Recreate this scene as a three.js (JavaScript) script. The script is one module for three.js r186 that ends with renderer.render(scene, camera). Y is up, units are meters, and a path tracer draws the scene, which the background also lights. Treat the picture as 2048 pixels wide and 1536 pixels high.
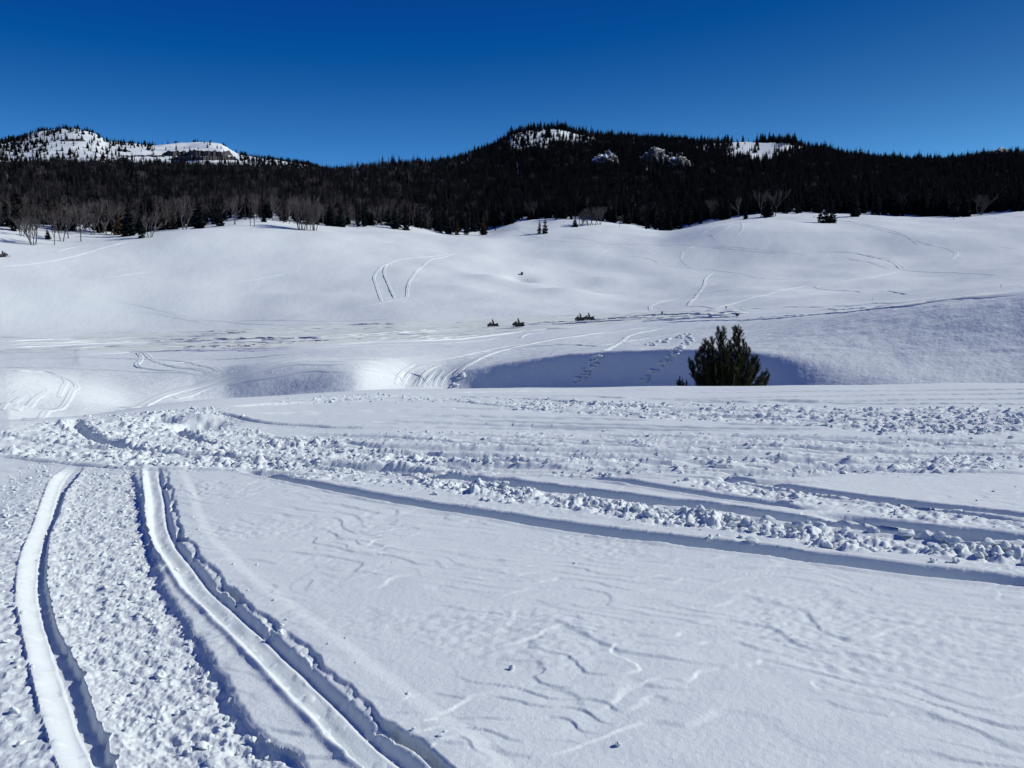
import * as THREE from 'three';
import { mergeGeometries, mergeVertices } from 'three/addons/utils/BufferGeometryUtils.js';
import { MarchingCubes } from 'three/addons/objects/MarchingCubes.js';
import { RoundedBoxGeometry } from 'three/addons/geometries/RoundedBoxGeometry.js';

// ------------------------------------------------------------------ camera, sky, sun, exposure
const scene = new THREE.Scene();
const FOC = 1490, PITCH = Math.atan(168 / FOC), EYE = 1.6;         // focal length in the pixels of a 2048 x 1536 frame
const camera = new THREE.PerspectiveCamera(2 * Math.atan(768 / FOC) * 180 / Math.PI, 4 / 3, 0.1, 6000);
camera.position.set(0, EYE, 0);
camera.rotation.x = -PITCH;
scene.add(camera);

const renderer = new THREE.WebGLRenderer({ antialias: true });
renderer.toneMapping = THREE.LinearToneMapping;
renderer.toneMappingExposure = 1.0;
renderer.shadowMap.enabled = true;

const D2R = Math.PI / 180;
const SUN_AZ = 77 * D2R, SUN_EL = 33 * D2R;
const sunDir = new THREE.Vector3(Math.cos(SUN_EL) * Math.sin(SUN_AZ), Math.sin(SUN_EL), -Math.cos(SUN_EL) * Math.cos(SUN_AZ));
const sun = new THREE.DirectionalLight(new THREE.Color(1.0, 0.955, 0.86), 4.75);
sun.position.copy(sunDir).multiplyScalar(900);
sun.target.position.set(0, 0, -60);
sun.castShadow = true;
sun.shadow.mapSize.set(4096, 4096);
Object.assign(sun.shadow.camera, { left: -600, right: 600, top: 600, bottom: -600, near: 1, far: 3000 });
scene.add(sun, sun.target);

{ // a clear deep blue winter sky, paler towards the horizon and the sun
  const W = 1024, Hh = 512, data = new Float32Array(W * Hh * 4);
  for (let j = 0; j < Hh; j++) for (let i = 0; i < W; i++) {
    const el = ((j + 0.5) / Hh - 0.5) * Math.PI, th = ((i + 0.5) / W - 0.5) * 2 * Math.PI;
    const d = [Math.cos(el) * Math.cos(th), Math.sin(el), Math.cos(el) * Math.sin(th)];
    const gam = Math.acos(Math.max(-1, Math.min(1, d[0] * sunDir.x + d[1] * sunDir.y + d[2] * sunDir.z))) / D2R;
    const e = Math.max(5, el / D2R), k = Math.exp(-e / 5.5);
    const g = Math.exp(-gam / 34) * (0.18 + 4.0 * k);
    const o = (j * W + i) * 4;
    data[o] = Math.max(0.0015, -0.02 + 0.33 * k + 0.20 * g);
    data[o + 1] = 0.017 + 1.08 * k + 0.44 * g;
    data[o + 2] = 0.22 + 2.0 * k + 0.45 * g;
    data[o + 3] = 1;
  }
  const t = new THREE.DataTexture(data, W, Hh, THREE.RGBAFormat, THREE.FloatType);
  t.mapping = THREE.EquirectangularReflectionMapping;
  t.magFilter = THREE.LinearFilter; t.minFilter = THREE.LinearFilter;
  t.needsUpdate = true;
  scene.background = t; scene.environment = t;
}

// ------------------------------------------------------------------ small helpers
function mulberry(a) { return () => { a |= 0; a = a + 0x6D2B79F5 | 0; let t = Math.imul(a ^ a >>> 15, 1 | a); t = t + Math.imul(t ^ t >>> 7, 61 | t) ^ t; return ((t ^ t >>> 14) >>> 0) / 4294967296; }; }
const rnd = mulberry(20240117);
const rr = (a, b) => a + (b - a) * rnd();
const clamp = (x, a, b) => x < a ? a : x > b ? b : x;
const sstep = (a, b, x) => { const t = clamp((x - a) / (b - a), 0, 1); return t * t * (3 - 2 * t); };
const lerp = (a, b, t) => a + (b - a) * t;
function hash(ix, iy, s) { let h = Math.imul(ix, 374761393) ^ Math.imul(iy, 668265263) ^ Math.imul(s, 2246822519); h = Math.imul(h ^ h >>> 13, 1274126177); h = Math.imul(h ^ h >>> 16, 2246822507); return ((h ^ h >>> 13) >>> 0) / 4294967296; }
const GX = [], GY = [];
for (let i = 0; i < 32; i++) { GX.push(Math.cos(i / 32 * 2 * Math.PI)); GY.push(Math.sin(i / 32 * 2 * Math.PI)); }
function noise(x, y, s) {                                          // gradient noise, about -0.7 .. 0.7
  const ix = Math.floor(x), iy = Math.floor(y), fx = x - ix, fy = y - iy;
  const u = fx * fx * fx * (fx * (fx * 6 - 15) + 10), v = fy * fy * fy * (fy * (fy * 6 - 15) + 10);
  const g = (i, j, dx, dy) => { const k = hash(i, j, s) * 32 | 0; return GX[k] * dx + GY[k] * dy; };
  const a = g(ix, iy, fx, fy), b = g(ix + 1, iy, fx - 1, fy), c = g(ix, iy + 1, fx, fy - 1), d = g(ix + 1, iy + 1, fx - 1, fy - 1);
  return a + (b - a) * u + (c - a) * v + (a - b - c + d) * u * v;
}
function fbm(x, y, s, oct) { let h = 0, a = 1; for (let i = 0; i < oct; i++) { h += a * noise(x, y, s + i); x = x * 2.03 + 17.1; y = y * 2.03 - 9.7; a *= 0.5; } return h; }
function lumps(x, y, s, fill) {                                    // heaped clods: faceted domes scattered one per cell
  const ix = Math.floor(x), iy = Math.floor(y); let best = 0;
  for (let j = -1; j <= 1; j++) for (let i = -1; i <= 1; i++) {
    const cx = ix + i, cy = iy + j;
    if (hash(cx, cy, s + 7) > fill) continue;
    const dx = x - cx - hash(cx, cy, s), dy = y - cy - hash(cx, cy, s + 1);
    if (dx * dx + dy * dy > 0.9) continue;
    const R = 0.35 + 0.55 * hash(cx, cy, s + 2), t = hash(cx, cy, s + 3) * 6.28, c = Math.cos(t), n = Math.sin(t);
    const p = c * dx + n * dy, q = (c * dy - n * dx) * 1.25;
    const d = Math.max(Math.abs(p), Math.abs(q), 0.72 * (Math.abs(p) + Math.abs(q))) / R;
    if (d < 1) { const h = R * (1 - d * d * (0.4 + 0.6 * d)) * (0.75 + 0.5 * hash(cx, cy, s + 4)) + 0.18 * p; if (h > best) best = h; }
  }
  return best;
}
function pchip(xs, ys) {                                           // monotone cubic through points
  const n = xs.length, d = [], m = new Array(n);
  for (let i = 0; i < n - 1; i++) d.push((ys[i + 1] - ys[i]) / (xs[i + 1] - xs[i]));
  for (let i = 1; i < n - 1; i++) m[i] = d[i - 1] * d[i] <= 0 ? 0 : 2 * d[i - 1] * d[i] / (d[i - 1] + d[i]);
  m[0] = d[0]; m[n - 1] = d[n - 2];
  return (x) => {
    if (x <= xs[0]) return ys[0]; if (x >= xs[n - 1]) return ys[n - 1];
    let i = 0; while (x > xs[i + 1]) i++;
    const h = xs[i + 1] - xs[i], t = (x - xs[i]) / h, t2 = t * t, t3 = t2 * t;
    return (2 * t3 - 3 * t2 + 1) * ys[i] + (t3 - 2 * t2 + t) * h * m[i] + (3 * t2 - 2 * t3) * ys[i + 1] + (t3 - t2) * h * m[i + 1];
  };
}
const names = {};
function numbered(n) { names[n] = (names[n] ?? -1) + 1; return names[n] ? `${n}_${String(names[n]).padStart(3, '0')}` : n; }
function tag(o, label, category, group) { o.userData.label = label; if (category) o.userData.category = category; if (group) o.userData.group = group; return o; }
function struct(o, name, label) { o.name = numbered(name); o.userData.kind = 'structure'; if (label) o.userData.label = label; o.receiveShadow = o.castShadow = true; scene.add(o); return o; }
function part(name, g, m, parent) { const o = new THREE.Mesh(g, m); o.name = name; o.castShadow = o.receiveShadow = true; parent.add(o); return o; }
function thing(name, x, y, z, turn = 0) { const o = new THREE.Group(); o.name = numbered(name); o.position.set(x, y, z); o.rotation.y = turn; scene.add(o); return o; }
function copyOf(src, x, y, z, turn = 0, base) { const o = src.clone(); o.name = numbered(base ?? src.name.replace(/_\d+$/, '')); o.position.set(x, y, z); o.rotation.y = turn; scene.add(o); return o; }

// ------------------------------------------------------------------ where a spot of the view lies in the place
const CP = Math.cos(PITCH), SP = Math.sin(PITCH), HF = FOC / CP;
const azOf = (px) => Math.atan2(px - 1024, HF);
const pxOf = (az) => 1024 + HF * Math.tan(clamp(az, -1.2, 1.2));
function rayAt(px, py) { const v = new THREE.Vector3(px - 1024, -FOC * SP - (py - 768) * CP, -FOC * CP + (py - 768) * SP); return v.divideScalar(Math.hypot(v.x, v.z)); }
function tanAt(az, py) { const v = (768 - py) / FOC; return Math.cos(az) * (v * CP - SP) / (CP + v * SP); }
function project(x, y, z) { const d = -z * CP - (y - EYE) * SP, u = (y - EYE) * CP - z * SP; return [1024 + FOC * x / d, 768 - FOC * u / d]; }

// ------------------------------------------------------------------ the lie of the land: for every bearing, distance and height of crest, gully, trail, hills, ridge
const P = (...a) => pchip(a.filter((_, i) => i % 2 === 0), a.filter((_, i) => i % 2 === 1));
const KN = [
  [P(0, 15, 430, 18, 800, 21, 1300, 24, 2048, 26), P(-350, 858, 0, 850, 150, 838, 300, 818, 430, 803, 600, 792, 800, 781, 1024, 777, 1300, 775, 1700, 771, 2048, 768, 2400, 765)],
  [P(0, 20, 430, 23, 800, 26, 1300, 30, 2048, 32), P(-350, 866, 0, 858, 150, 845, 430, 812, 800, 791, 1024, 788, 1300, 786, 2048, 780)],
  [P(0, 30, 430, 40, 800, 46, 1300, 50, 2048, 48), P(-350, 862, 0, 856, 200, 838, 430, 820, 800, 812, 1024, 812, 1300, 812, 2048, 805)],
  // foot of the drift wall, its lip, the trail above it
  [P(0, 44, 256, 56, 430, 68, 520, 65, 600, 62.5, 700, 59.5, 760, 62, 830, 66.8, 900, 68.5, 1024, 66.5, 1150, 63.5, 1300, 59.5, 1400, 56.5, 1500, 53.5, 1600, 51.3, 1700, 50, 1792, 49.5, 2048, 50), P(-350, 858, 0, 846, 150, 838, 256, 828, 430, 808, 600, 798, 800, 788, 900, 786, 1024, 788, 1300, 789, 1600, 788, 2048, 784)],
  [P(0, 62, 256, 66, 430, 70.2, 520, 67.1, 600, 64.5, 700, 61.2, 760, 64, 830, 69.4, 900, 71.3, 1024, 69.7, 1150, 67, 1300, 63, 1400, 60.2, 1500, 57.4, 1600, 55.3, 1700, 54.6, 1792, 54.8, 2048, 55.5), P(-350, 770, 0, 758, 150, 790, 256, 816, 350, 806, 430, 797, 520, 788, 600, 785, 700, 782, 760, 783, 805, 777, 840, 765, 900, 749, 940, 737, 1024, 722, 1150, 706, 1300, 699, 1400, 697, 1500, 702, 1600, 710, 1700, 717, 1792, 716, 2048, 708, 2400, 700)],
  [P(0, 96, 256, 84, 430, 80, 500, 77, 600, 73.5, 700, 72.5, 830, 79, 900, 85, 1024, 95, 1200, 100, 1300, 95, 1400, 88, 1536, 77, 1650, 70, 1792, 66.5, 2048, 65), P(-350, 748, 0, 733, 256, 742, 450, 735, 600, 722, 700, 717, 830, 712, 900, 704, 1024, 690, 1150, 677, 1300, 667, 1400, 659, 1536, 647, 1650, 634, 1792, 614, 2048, 585, 2400, 560)],
  [P(0, 165, 2048, 168, 2400, 170), P(-350, 715, 0, 698, 256, 690, 450, 680, 600, 673, 800, 663, 900, 659, 1024, 652, 1150, 643, 1300, 632, 1400, 626, 1536, 616, 1792, 600, 2048, 572, 2400, 555)],
  [P(0, 205, 1024, 215, 2048, 225), P(-350, 685, 0, 672, 256, 662, 450, 642, 600, 622, 800, 606, 900, 602, 1024, 600, 1150, 601, 1300, 606, 1400, 600, 1536, 592, 1792, 580, 2048, 556, 2400, 545)],
  [P(0, 245, 800, 270, 1024, 290, 1300, 300, 2048, 320), P(-350, 570, 0, 560, 256, 552, 450, 532, 600, 525, 800, 522, 900, 524, 1024, 536, 1150, 545, 1300, 540, 1400, 535, 1536, 528, 1792, 520, 2048, 506, 2400, 500)],
  [P(0, 280, 600, 310, 800, 335, 1024, 352, 1300, 352, 2048, 390), P(-350, 505, 0, 498, 150, 490, 256, 480, 450, 462, 600, 466, 800, 470, 900, 477, 1024, 478, 1150, 474, 1300, 478, 1400, 466, 1536, 452, 1792, 455, 2048, 448, 2400, 445)],
  [P(0, 315, 600, 352, 800, 382, 1024, 420, 1300, 420, 1536, 440, 2048, 455), P(-350, 470, 0, 462, 150, 470, 256, 469, 400, 452, 530, 441, 620, 450, 800, 455, 900, 466, 960, 465, 1040, 446, 1150, 440, 1250, 448, 1330, 462, 1430, 440, 1536, 427, 1650, 429, 1792, 430, 1900, 431, 2048, 424, 2400, 422)],
  [P(0, 560, 800, 620, 1024, 640, 2048, 640), P(-350, 398, 0, 396, 512, 392, 800, 392, 1024, 385, 1300, 372, 1536, 378, 1800, 382, 2048, 380)],
  [P(0, 800, 600, 840, 720, 1000, 900, 1200, 1024, 1300, 1500, 1300, 1792, 1150, 2048, 1000), P(-350, 345, 0, 344, 250, 343, 480, 349, 600, 353, 660, 352, 720, 344, 780, 339, 850, 333, 910, 326, 960, 314, 1000, 297, 1030, 270, 1062, 257, 1110, 256, 1150, 268, 1200, 278, 1260, 283, 1320, 286, 1400, 289, 1470, 286, 1556, 290, 1590, 300, 1650, 314, 1720, 322, 1800, 331, 1870, 331, 1950, 322, 2048, 315, 2400, 318)],
  [P(0, 1080, 600, 1100, 900, 1450, 1300, 1600, 2048, 1350), P(-350, 356, 0, 356, 300, 356, 480, 354, 600, 358, 660, 365, 900, 345, 1000, 320, 1062, 275, 1110, 275, 1200, 300, 1470, 305, 1700, 340, 2048, 340)],
  [P(0, 1900, 2048, 2000), P(-350, 310, -100, 304, 0, 299, 60, 292, 100, 281, 165, 273, 205, 279, 235, 296, 290, 303, 330, 307, 380, 305, 415, 301, 455, 306, 475, 318, 500, 328, 560, 337, 620, 346, 680, 360, 900, 380, 2048, 400)],
  [P(0, 2700, 2048, 2700), P(-350, 420, 0, 420, 2048, 430)],
];
const NK = KN.length + 4, NC = 1400, A0 = azOf(-350), A1 = azOf(2400);
const KR = new Float64Array((NC + 1) * NK), KH = new Float64Array((NC + 1) * NK);
for (let c = 0; c <= NC; c++) {
  const az = lerp(A0, A1, c / NC), px = pxOf(az), o = c * NK, ca = Math.cos(az);
  [0, 4, 8, 12].forEach((r, k) => { KR[o + k] = r; KH[o + k] = -0.058 * r * ca; });
  KN.forEach(([fr, fy], k) => { const r = fr(px); KR[o + 4 + k] = r; KH[o + 4 + k] = EYE + r * tanAt(az, fy(px)); });
}
const kr = new Float64Array(NK), kh = new Float64Array(NK);
function baseH(x, z) {
  const az = clamp(Math.atan2(x, -z), A0, A1), r = Math.hypot(x, z);
  const f = (az - A0) / (A1 - A0) * NC, c = Math.min(NC - 1, Math.floor(f)), t = f - c, o = c * NK;
  let i = 0;
  const R = (k) => KR[o + k] + (KR[o + NK + k] - KR[o + k]) * t, Hh = (k) => KH[o + k] + (KH[o + NK + k] - KH[o + k]) * t;
  while (i < NK - 2 && r > R(i + 1)) i++;
  const r0 = R(i), r1 = R(i + 1), h0 = Hh(i), h1 = Hh(i + 1), s = (h1 - h0) / (r1 - r0), w = r1 - r0;
  const slope = (a, b, wa, wb) => a * b <= 0 ? 0 : (wa + wb) * 3 / ((2 * wb + wa) / a + (wb + 2 * wa) / b);
  let m0 = s, m1 = s;
  if (i > 0) { const w0 = r0 - R(i - 1); m0 = slope((h0 - Hh(i - 1)) / w0, s, w0, w); }
  if (i < NK - 2) { const w1 = R(i + 2) - r1; m1 = slope(s, (Hh(i + 2) - h1) / w1, w, w1); }
  const u = clamp((r - r0) / w, 0, 1), u2 = u * u, u3 = u2 * u;
  return (2 * u3 - 3 * u2 + 1) * h0 + (u3 - 2 * u2 + u) * w * m0 + (3 * u2 - 2 * u3) * h1 + (u3 - u2) * w * m1;
}
function groundAt(px, py, fn = baseH, from = 1.5) {                // first spot of ground seen at a place of the frame
  const d = rayAt(px, py); let a = from, b = from;
  for (let r = from; r < 2700; r *= 1.006) { b = r; if (EYE + d.y * r < fn(d.x * r, d.z * r)) break; a = r; }
  for (let k = 0; k < 18; k++) { const m = (a + b) / 2; if (EYE + d.y * m < fn(d.x * m, d.z * m)) b = m; else a = m; }
  return new THREE.Vector3(d.x * b, fn(d.x * b, d.z * b), d.z * b);
}
// smooth drifts, hollows and mounds of the meadow: [x in view, y in view, width, length (m), height (m)]
const MOUNDS = [[985, 563, 9, 7, 2.2], [1040, 556, 5, 5, -1.8], [1065, 575, 12, 4, 0.8], [1140, 585, 12, 5, 1.8], [930, 583, 10, 5, 1.2], [1210, 560, 14, 9, 1.2], [620, 598, 18, 5, 0.9], [1690, 536, 24, 14, 1.8], [1560, 556, 20, 12, -0.8], [1440, 462, 22, 16, 2.0],
  [300, 600, 40, 16, 1.2], [520, 575, 26, 12, -0.9], [700, 560, 25, 14, 0.9], [1200, 520, 22, 12, 0.8], [1120, 507, 16, 6, 1.1], [820, 545, 22, 10, 0.6], [1850, 480, 40, 20, 1.0], [520, 782, 5, 2.2, -1.1], [700, 781, 4, 2, -0.8], [12, 776, 4, 4, -1.1], [60, 765, 8, 5, 0.5], [470, 745, 7, 5, 0.5], [640, 775, 4, 2.5, -0.5], [1330, 470, 16, 10, -1.0]]
  .map(([px, py, w, l, h]) => { const p = groundAt(px, py); return [p.x, p.z, w, l, h]; });
function valleyH(x, z, r) {
  let h = 0;
  for (const m of MOUNDS) { const dx = (x - m[0]) / m[2], dz = (z - m[1]) / m[3], q = dx * dx + dz * dz; if (q < 6) h += m[4] * Math.exp(-q * 1.2); }
  const k = sstep(34, 60, r), far = sstep(120, 220, r), mt = sstep(600, 1100, r);
  h += k * (0.30 * noise(x / 17, z / 13, 41) + 0.10 * noise(x / 5 + z / 9, z / 3.3, 42));
  const gul = (1 - sstep(85, 105, r)) * k * (0.15 + 0.85 * sstep(-9, -3, x)); h += gul * 0.05 * noise(x / 2.2 + z / 5, z / 0.9 - x / 1.6, 49) + gul * 0.035 * noise(x / 0.8, z / 0.45 - x / 0.9, 50);
  h += k * (0.035 + 0.006 * (1 - sstep(85, 105, r))) * fbm(x / 1.5 + z / 3, z / 0.6, 43, 3) * (1 - 0.4 * far);
  if (far > 0) h += far * (1.9 * noise(x / 52, z / 38, 44) + 0.7 * noise(x / 20, z / 16, 45));
  if (mt > 0) h += mt * (7 * noise(x / 130, z / 130, 46) + 4 * noise(x / 52, z / 52, 47) + 1.6 * noise(x / 21, z / 21, 48));
  return h;
}

// ------------------------------------------------------------------ ruts and broken snow of the near field
function curve(pts, stepM, fn = baseH) {                           // a smooth line on the ground through spots of the view
  const w = pts.map(([a, b]) => groundAt(a, b, fn));
  const c = new THREE.CatmullRomCurve3(w, false, 'centripetal');
  const n = Math.max(4, Math.ceil(c.getLength() / stepM));
  return c.getSpacedPoints(n);
}
const SEG = new Map(), CELL = 0.6;
const ruts = [];
function rut(pts, hw, depth, berm = 0.25, rag = 0.35) {
  const id = ruts.length, line = curve(pts, 0.16);
  ruts.push({ hw, depth, berm, rag, end: 0 });
  let s = 0;
  for (let i = 0; i < line.length - 1; i++) {
    const a = line[i], b = line[i + 1], L = Math.hypot(b.x - a.x, b.z - a.z), e = hw * 2.2 + 0.05;
    const seg = { id, ax: a.x, az: a.z, dx: (b.x - a.x) / L, dz: (b.z - a.z) / L, L, s };
    s += L;
    for (let X = Math.floor((Math.min(a.x, b.x) - e) / CELL); X <= Math.floor((Math.max(a.x, b.x) + e) / CELL); X++)
      for (let Z = Math.floor((Math.min(a.z, b.z) - e) / CELL); Z <= Math.floor((Math.max(a.z, b.z) + e) / CELL); Z++) {
        const k = X * 100003 + Z; if (!SEG.has(k)) SEG.set(k, []); SEG.get(k).push(seg);
      }
  }
  ruts[id].end = s;
}
// long ski ruts crossing to the right
rut([[470, 936], [540, 950], [600, 962], [700, 984], [800, 1001], [900, 1016], [1000, 1030], [1100, 1046], [1250, 1067], [1390, 1085], [1500, 1099], [1650, 1120], [1800, 1138], [1900, 1149], [2048, 1164], [2200, 1182]], 0.145, 0.105, 0.15, 0.22);
rut([[560, 930], [700, 936], [870, 950], [1000, 964], [1150, 985], [1300, 1004], [1450, 1021], [1560, 1036], [1700, 1055], [1900, 1078], [2048, 1095], [2200, 1112]], 0.19, 0.15, 0.1, 0.5);
rut([[950, 938], [1050, 946], [1200, 961], [1350, 983], [1500, 1004], [1600, 1016], [1660, 1023]], 0.13, 0.11, 0.2, 0.3);
rut([[1370, 943], [1450, 954], [1600, 975], [1800, 1000], [1950, 1016], [2048, 1028], [2200, 1045]], 0.15, 0.12, 0.1, 0.15);
rut([[1420, 958], [1550, 977], [1700, 996], [1900, 1021], [2048, 1043], [2200, 1064]], 0.13, 0.12, 0.2, 0.7);
rut([[1600, 1030], [1700, 1040], [1800, 1052], [1920, 1066], [2048, 1078], [2200, 1095]], 0.15, 0.11, 0.2, 0.5);
rut([[1370, 944], [1550, 945], [1800, 942], [2048, 937], [2200, 934]], 0.06, 0.05, 0.2, 0.2);
// curves on the left and over the crest
rut([[420, 821], [470, 832], [520, 842], [600, 850], [700, 857], [900, 857], [1100, 858], [1300, 860], [1500, 860]], 0.15, 0.1, 0.25, 0.4);
rut([[158, 836], [150, 846], [165, 862], [200, 880], [260, 895], [330, 905], [450, 915], [600, 924], [800, 930], [1000, 938]], 0.17, 0.12, 0.3, 0.4);
rut([[-60, 906], [0, 914], [100, 925], [200, 934], [320, 940], [450, 942], [560, 945], [660, 952]], 0.09, 0.06, 0.3, 0.3);
rut([[-60, 862], [0, 871], [100, 886], [200, 897], [300, 902]], 0.14, 0.08, 0.3, 0.4);
rut([[0, 858], [90, 864], [180, 860]], 0.14, 0.06, 0.2, 0.5);
rut([[280, 836], [330, 850], [380, 872], [470, 892]], 0.14, 0.09, 0.3, 0.7);
rut([[480, 868], [600, 880], [760, 892], [900, 908], [1050, 912]], 0.12, 0.08, 0.3, 0.7);
rut([[640, 895], [800, 908], [1000, 920], [1250, 926], [1500, 924]], 0.14, 0.09, 0.3, 0.7);
rut([[560, 868], [700, 872], [850, 880], [960, 889]], 0.15, 0.08, 0.3, 0.7);
rut([[1080, 906], [1130, 911], [1200, 914]], 0.2, 0.1, 0.2, 0.3);
rut([[1240, 919], [1300, 924], [1420, 926], [1600, 922], [1800, 915]], 0.13, 0.08, 0.2, 0.6);
rut([[1280, 884], [1500, 886], [1800, 884], [2048, 880], [2200, 878]], 0.1, 0.05, 0.2, 0.6);
rut([[1300, 902], [1600, 905], [1900, 900], [2100, 896]], 0.12, 0.05, 0.3, 0.6);
rut([[450, 812], [600, 806], [740, 803], [900, 804], [1000, 812], [1120, 821], [1300, 830], [1450, 834], [1700, 836]], 0.15, 0.09, 0.25, 0.4);
rut([[600, 799], [740, 795], [900, 792], [1050, 799], [1250, 812], [1500, 822], [1750, 826], [2100, 826]], 0.16, 0.1, 0.3, 0.5);
rut([[740, 788], [900, 787], [1100, 791], [1350, 800], [1600, 806], [2100, 808]], 0.17, 0.1, 0.3, 0.5);
rut([[1240, 796], [1450, 796], [1700, 792], [2048, 787], [2150, 786]], 0.2, 0.1, 0.2, 0.3);
rut([[1300, 804], [1600, 803], [1850, 799], [2150, 795]], 0.2, 0.09, 0.2, 0.3);
rut([[1340, 786], [1700, 782], [2150, 777]], 0.22, 0.09, 0.2, 0.3);
rut([[900, 783], [1200, 781], [1500, 779]], 0.22, 0.09, 0.2, 0.3);
rut([[1580, 838], [1800, 840], [2150, 838]], 0.17, 0.08, 0.3, 0.6);
rut([[1400, 846], [1650, 852], [1900, 856], [2150, 856]], 0.14, 0.07, 0.3, 0.7);
for (let k = 0; k < 44; k++) {                                     // more crossing ruts over the whole band
  const y0 = k < 16 ? rr(794, 880) : rr(884, 938), x0 = k % 3 ? rr(700, 1500) : rr(420, 900), x1 = x0 + rr(400, 1000), b = rr(-5, 9), pts = [];
  for (let i = 0; i <= 5; i++) { const t = i / 5; pts.push([lerp(x0, x1, t), y0 + (y0 - 770) * 0.05 * t * 3 + b * Math.sin(t * 2.4 + k)]); }
  rut(pts, rr(0.12, 0.2), rr(0.06, 0.11), 0.35, rr(0.2, 0.5));
}
function rutH(x, z, r) {
  const list = SEG.get(Math.floor(x / CELL) * 100003 + Math.floor(z / CELL));
  if (!list) return 0;
  let g = 0, b = 0;
  for (const q of list) {
    const px = x - q.ax, pz = z - q.az, t = px * q.dx + pz * q.dz;
    if (t < -0.06 || t > q.L + 0.06) continue;
    const R = ruts[q.id], s = q.s + t;
    let d = Math.abs(px * q.dz - pz * q.dx + R.rag * R.hw * 0.55 * noise(s * 3.1, q.id * 7.7, 60)) / R.hw;
    if (d > 2.1) continue;
    d *= 1 + R.rag * 0.35 * noise(s * 1.3, q.id * 3.3 + 40, 61);
    const k = R.rag > 0.25 ? sstep(-0.42, 0.05, noise(s * 0.55, q.id * 5.1, 63) + 0.42 - R.rag * 0.5) : 1, taper = Math.min(1, Math.max(0, s) / 0.7, Math.max(0, R.end - s) / 0.7);
    const gg = -R.depth * k * taper * (1 - sstep(clamp(1 - 0.013 * r / R.hw, 0.0, 0.5), 1.0, d)), bb = R.berm * R.depth * k * taper * Math.exp(-((d - 1.2) * (d - 1.2)) / 0.05) * (0.7 + 0.9 * noise(s * 2.6, q.id, 64));
    if (gg < g) g = gg; if (bb > b) b = bb;
  }
  return g < -0.002 ? g : b;
}
// broken snow: outlines in the view, height of the clods, clods per square metre, their size
const CHURN = [
  [[[-60, 872], [0, 866], [150, 838], [250, 828], [430, 812], [475, 850], [560, 870], [700, 880], [720, 940], [300, 934], [100, 918], [-60, 912]], 0.081, 60, 0.031],
  [[[640, 872], [900, 864], [1300, 864], [2150, 878], [2150, 938], [1400, 944], [900, 946], [640, 938]], 0.031, 13, 0.025],
  [[[520, 905], [900, 910], [1300, 917], [1700, 914], [2150, 906], [2150, 938], [1300, 948], [900, 950], [640, 944], [430, 936]], 0.062, 39, 0.031],
  [[[1000, 802], [1400, 808], [2150, 816], [2150, 872], [1800, 868], [1500, 844], [1250, 834], [1000, 816]], 0.068, 21, 0.043],
  [[[1650, 826], [2150, 822], [2150, 872], [1850, 868]], 0.07, 40, 0.046],
  [[[820, 954], [1000, 974], [1150, 997], [1300, 1016], [1400, 1032], [1550, 1054], [1700, 1070], [1900, 1092], [2150, 1112], [2150, 1132], [1850, 1114], [1650, 1094], [1450, 1064], [1250, 1036], [1000, 996], [820, 968]], 0.085, 110, 0.036],
  [[[1380, 960], [1550, 980], [1800, 1008], [2150, 1056], [2150, 1072], [1800, 1038], [1600, 1012], [1380, 974]], 0.043, 39, 0.028],
  [[[560, 798], [740, 788], [1000, 796], [1300, 804], [1300, 818], [1000, 810], [740, 804], [560, 806]], 0.043, 21, 0.031],
  [[[560, 944], [760, 950], [1000, 968], [1000, 990], [820, 970], [560, 952]], 0.031, 45, 0.025],
].map(([poly, amp, dens, size]) => {
  const w = poly.map(([a, b]) => groundAt(a, b)), xs = w.map((p) => p.x), zs = w.map((p) => p.z);
  return { w, amp, dens, size, x0: Math.min(...xs) - 0.5, x1: Math.max(...xs) + 0.5, z0: Math.min(...zs) - 0.5, z1: Math.max(...zs) + 0.5 };
});
function inside(w, x, z) {                                         // signed distance, positive inside
  let d = 1e9, c = false;
  for (let i = 0, j = w.length - 1; i < w.length; j = i++) {
    const a = w[j], b = w[i], ex = b.x - a.x, ez = b.z - a.z, px = x - a.x, pz = z - a.z, t = clamp((px * ex + pz * ez) / (ex * ex + ez * ez), 0, 1);
    const qx = px - ex * t, qz = pz - ez * t; d = Math.min(d, qx * qx + qz * qz);
    if ((a.z > z) !== (b.z > z) && x < ex * (z - a.z) / ez + a.x) c = !c;
  }
  return (c ? 1 : -1) * Math.sqrt(d);
}
const HOLES = [[395, 848, 0.5, 0.5], [330, 838, 0.35, 0.16], [300, 838, 0.35, 0.12], [412, 834, 0.3, -0.06], [360, 834, 0.4, -0.05], [440, 850, 0.4, -0.05]].map(([a, b, r, d]) => { const p = groundAt(a, b); return [p.x, p.z, r, d]; });

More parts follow.
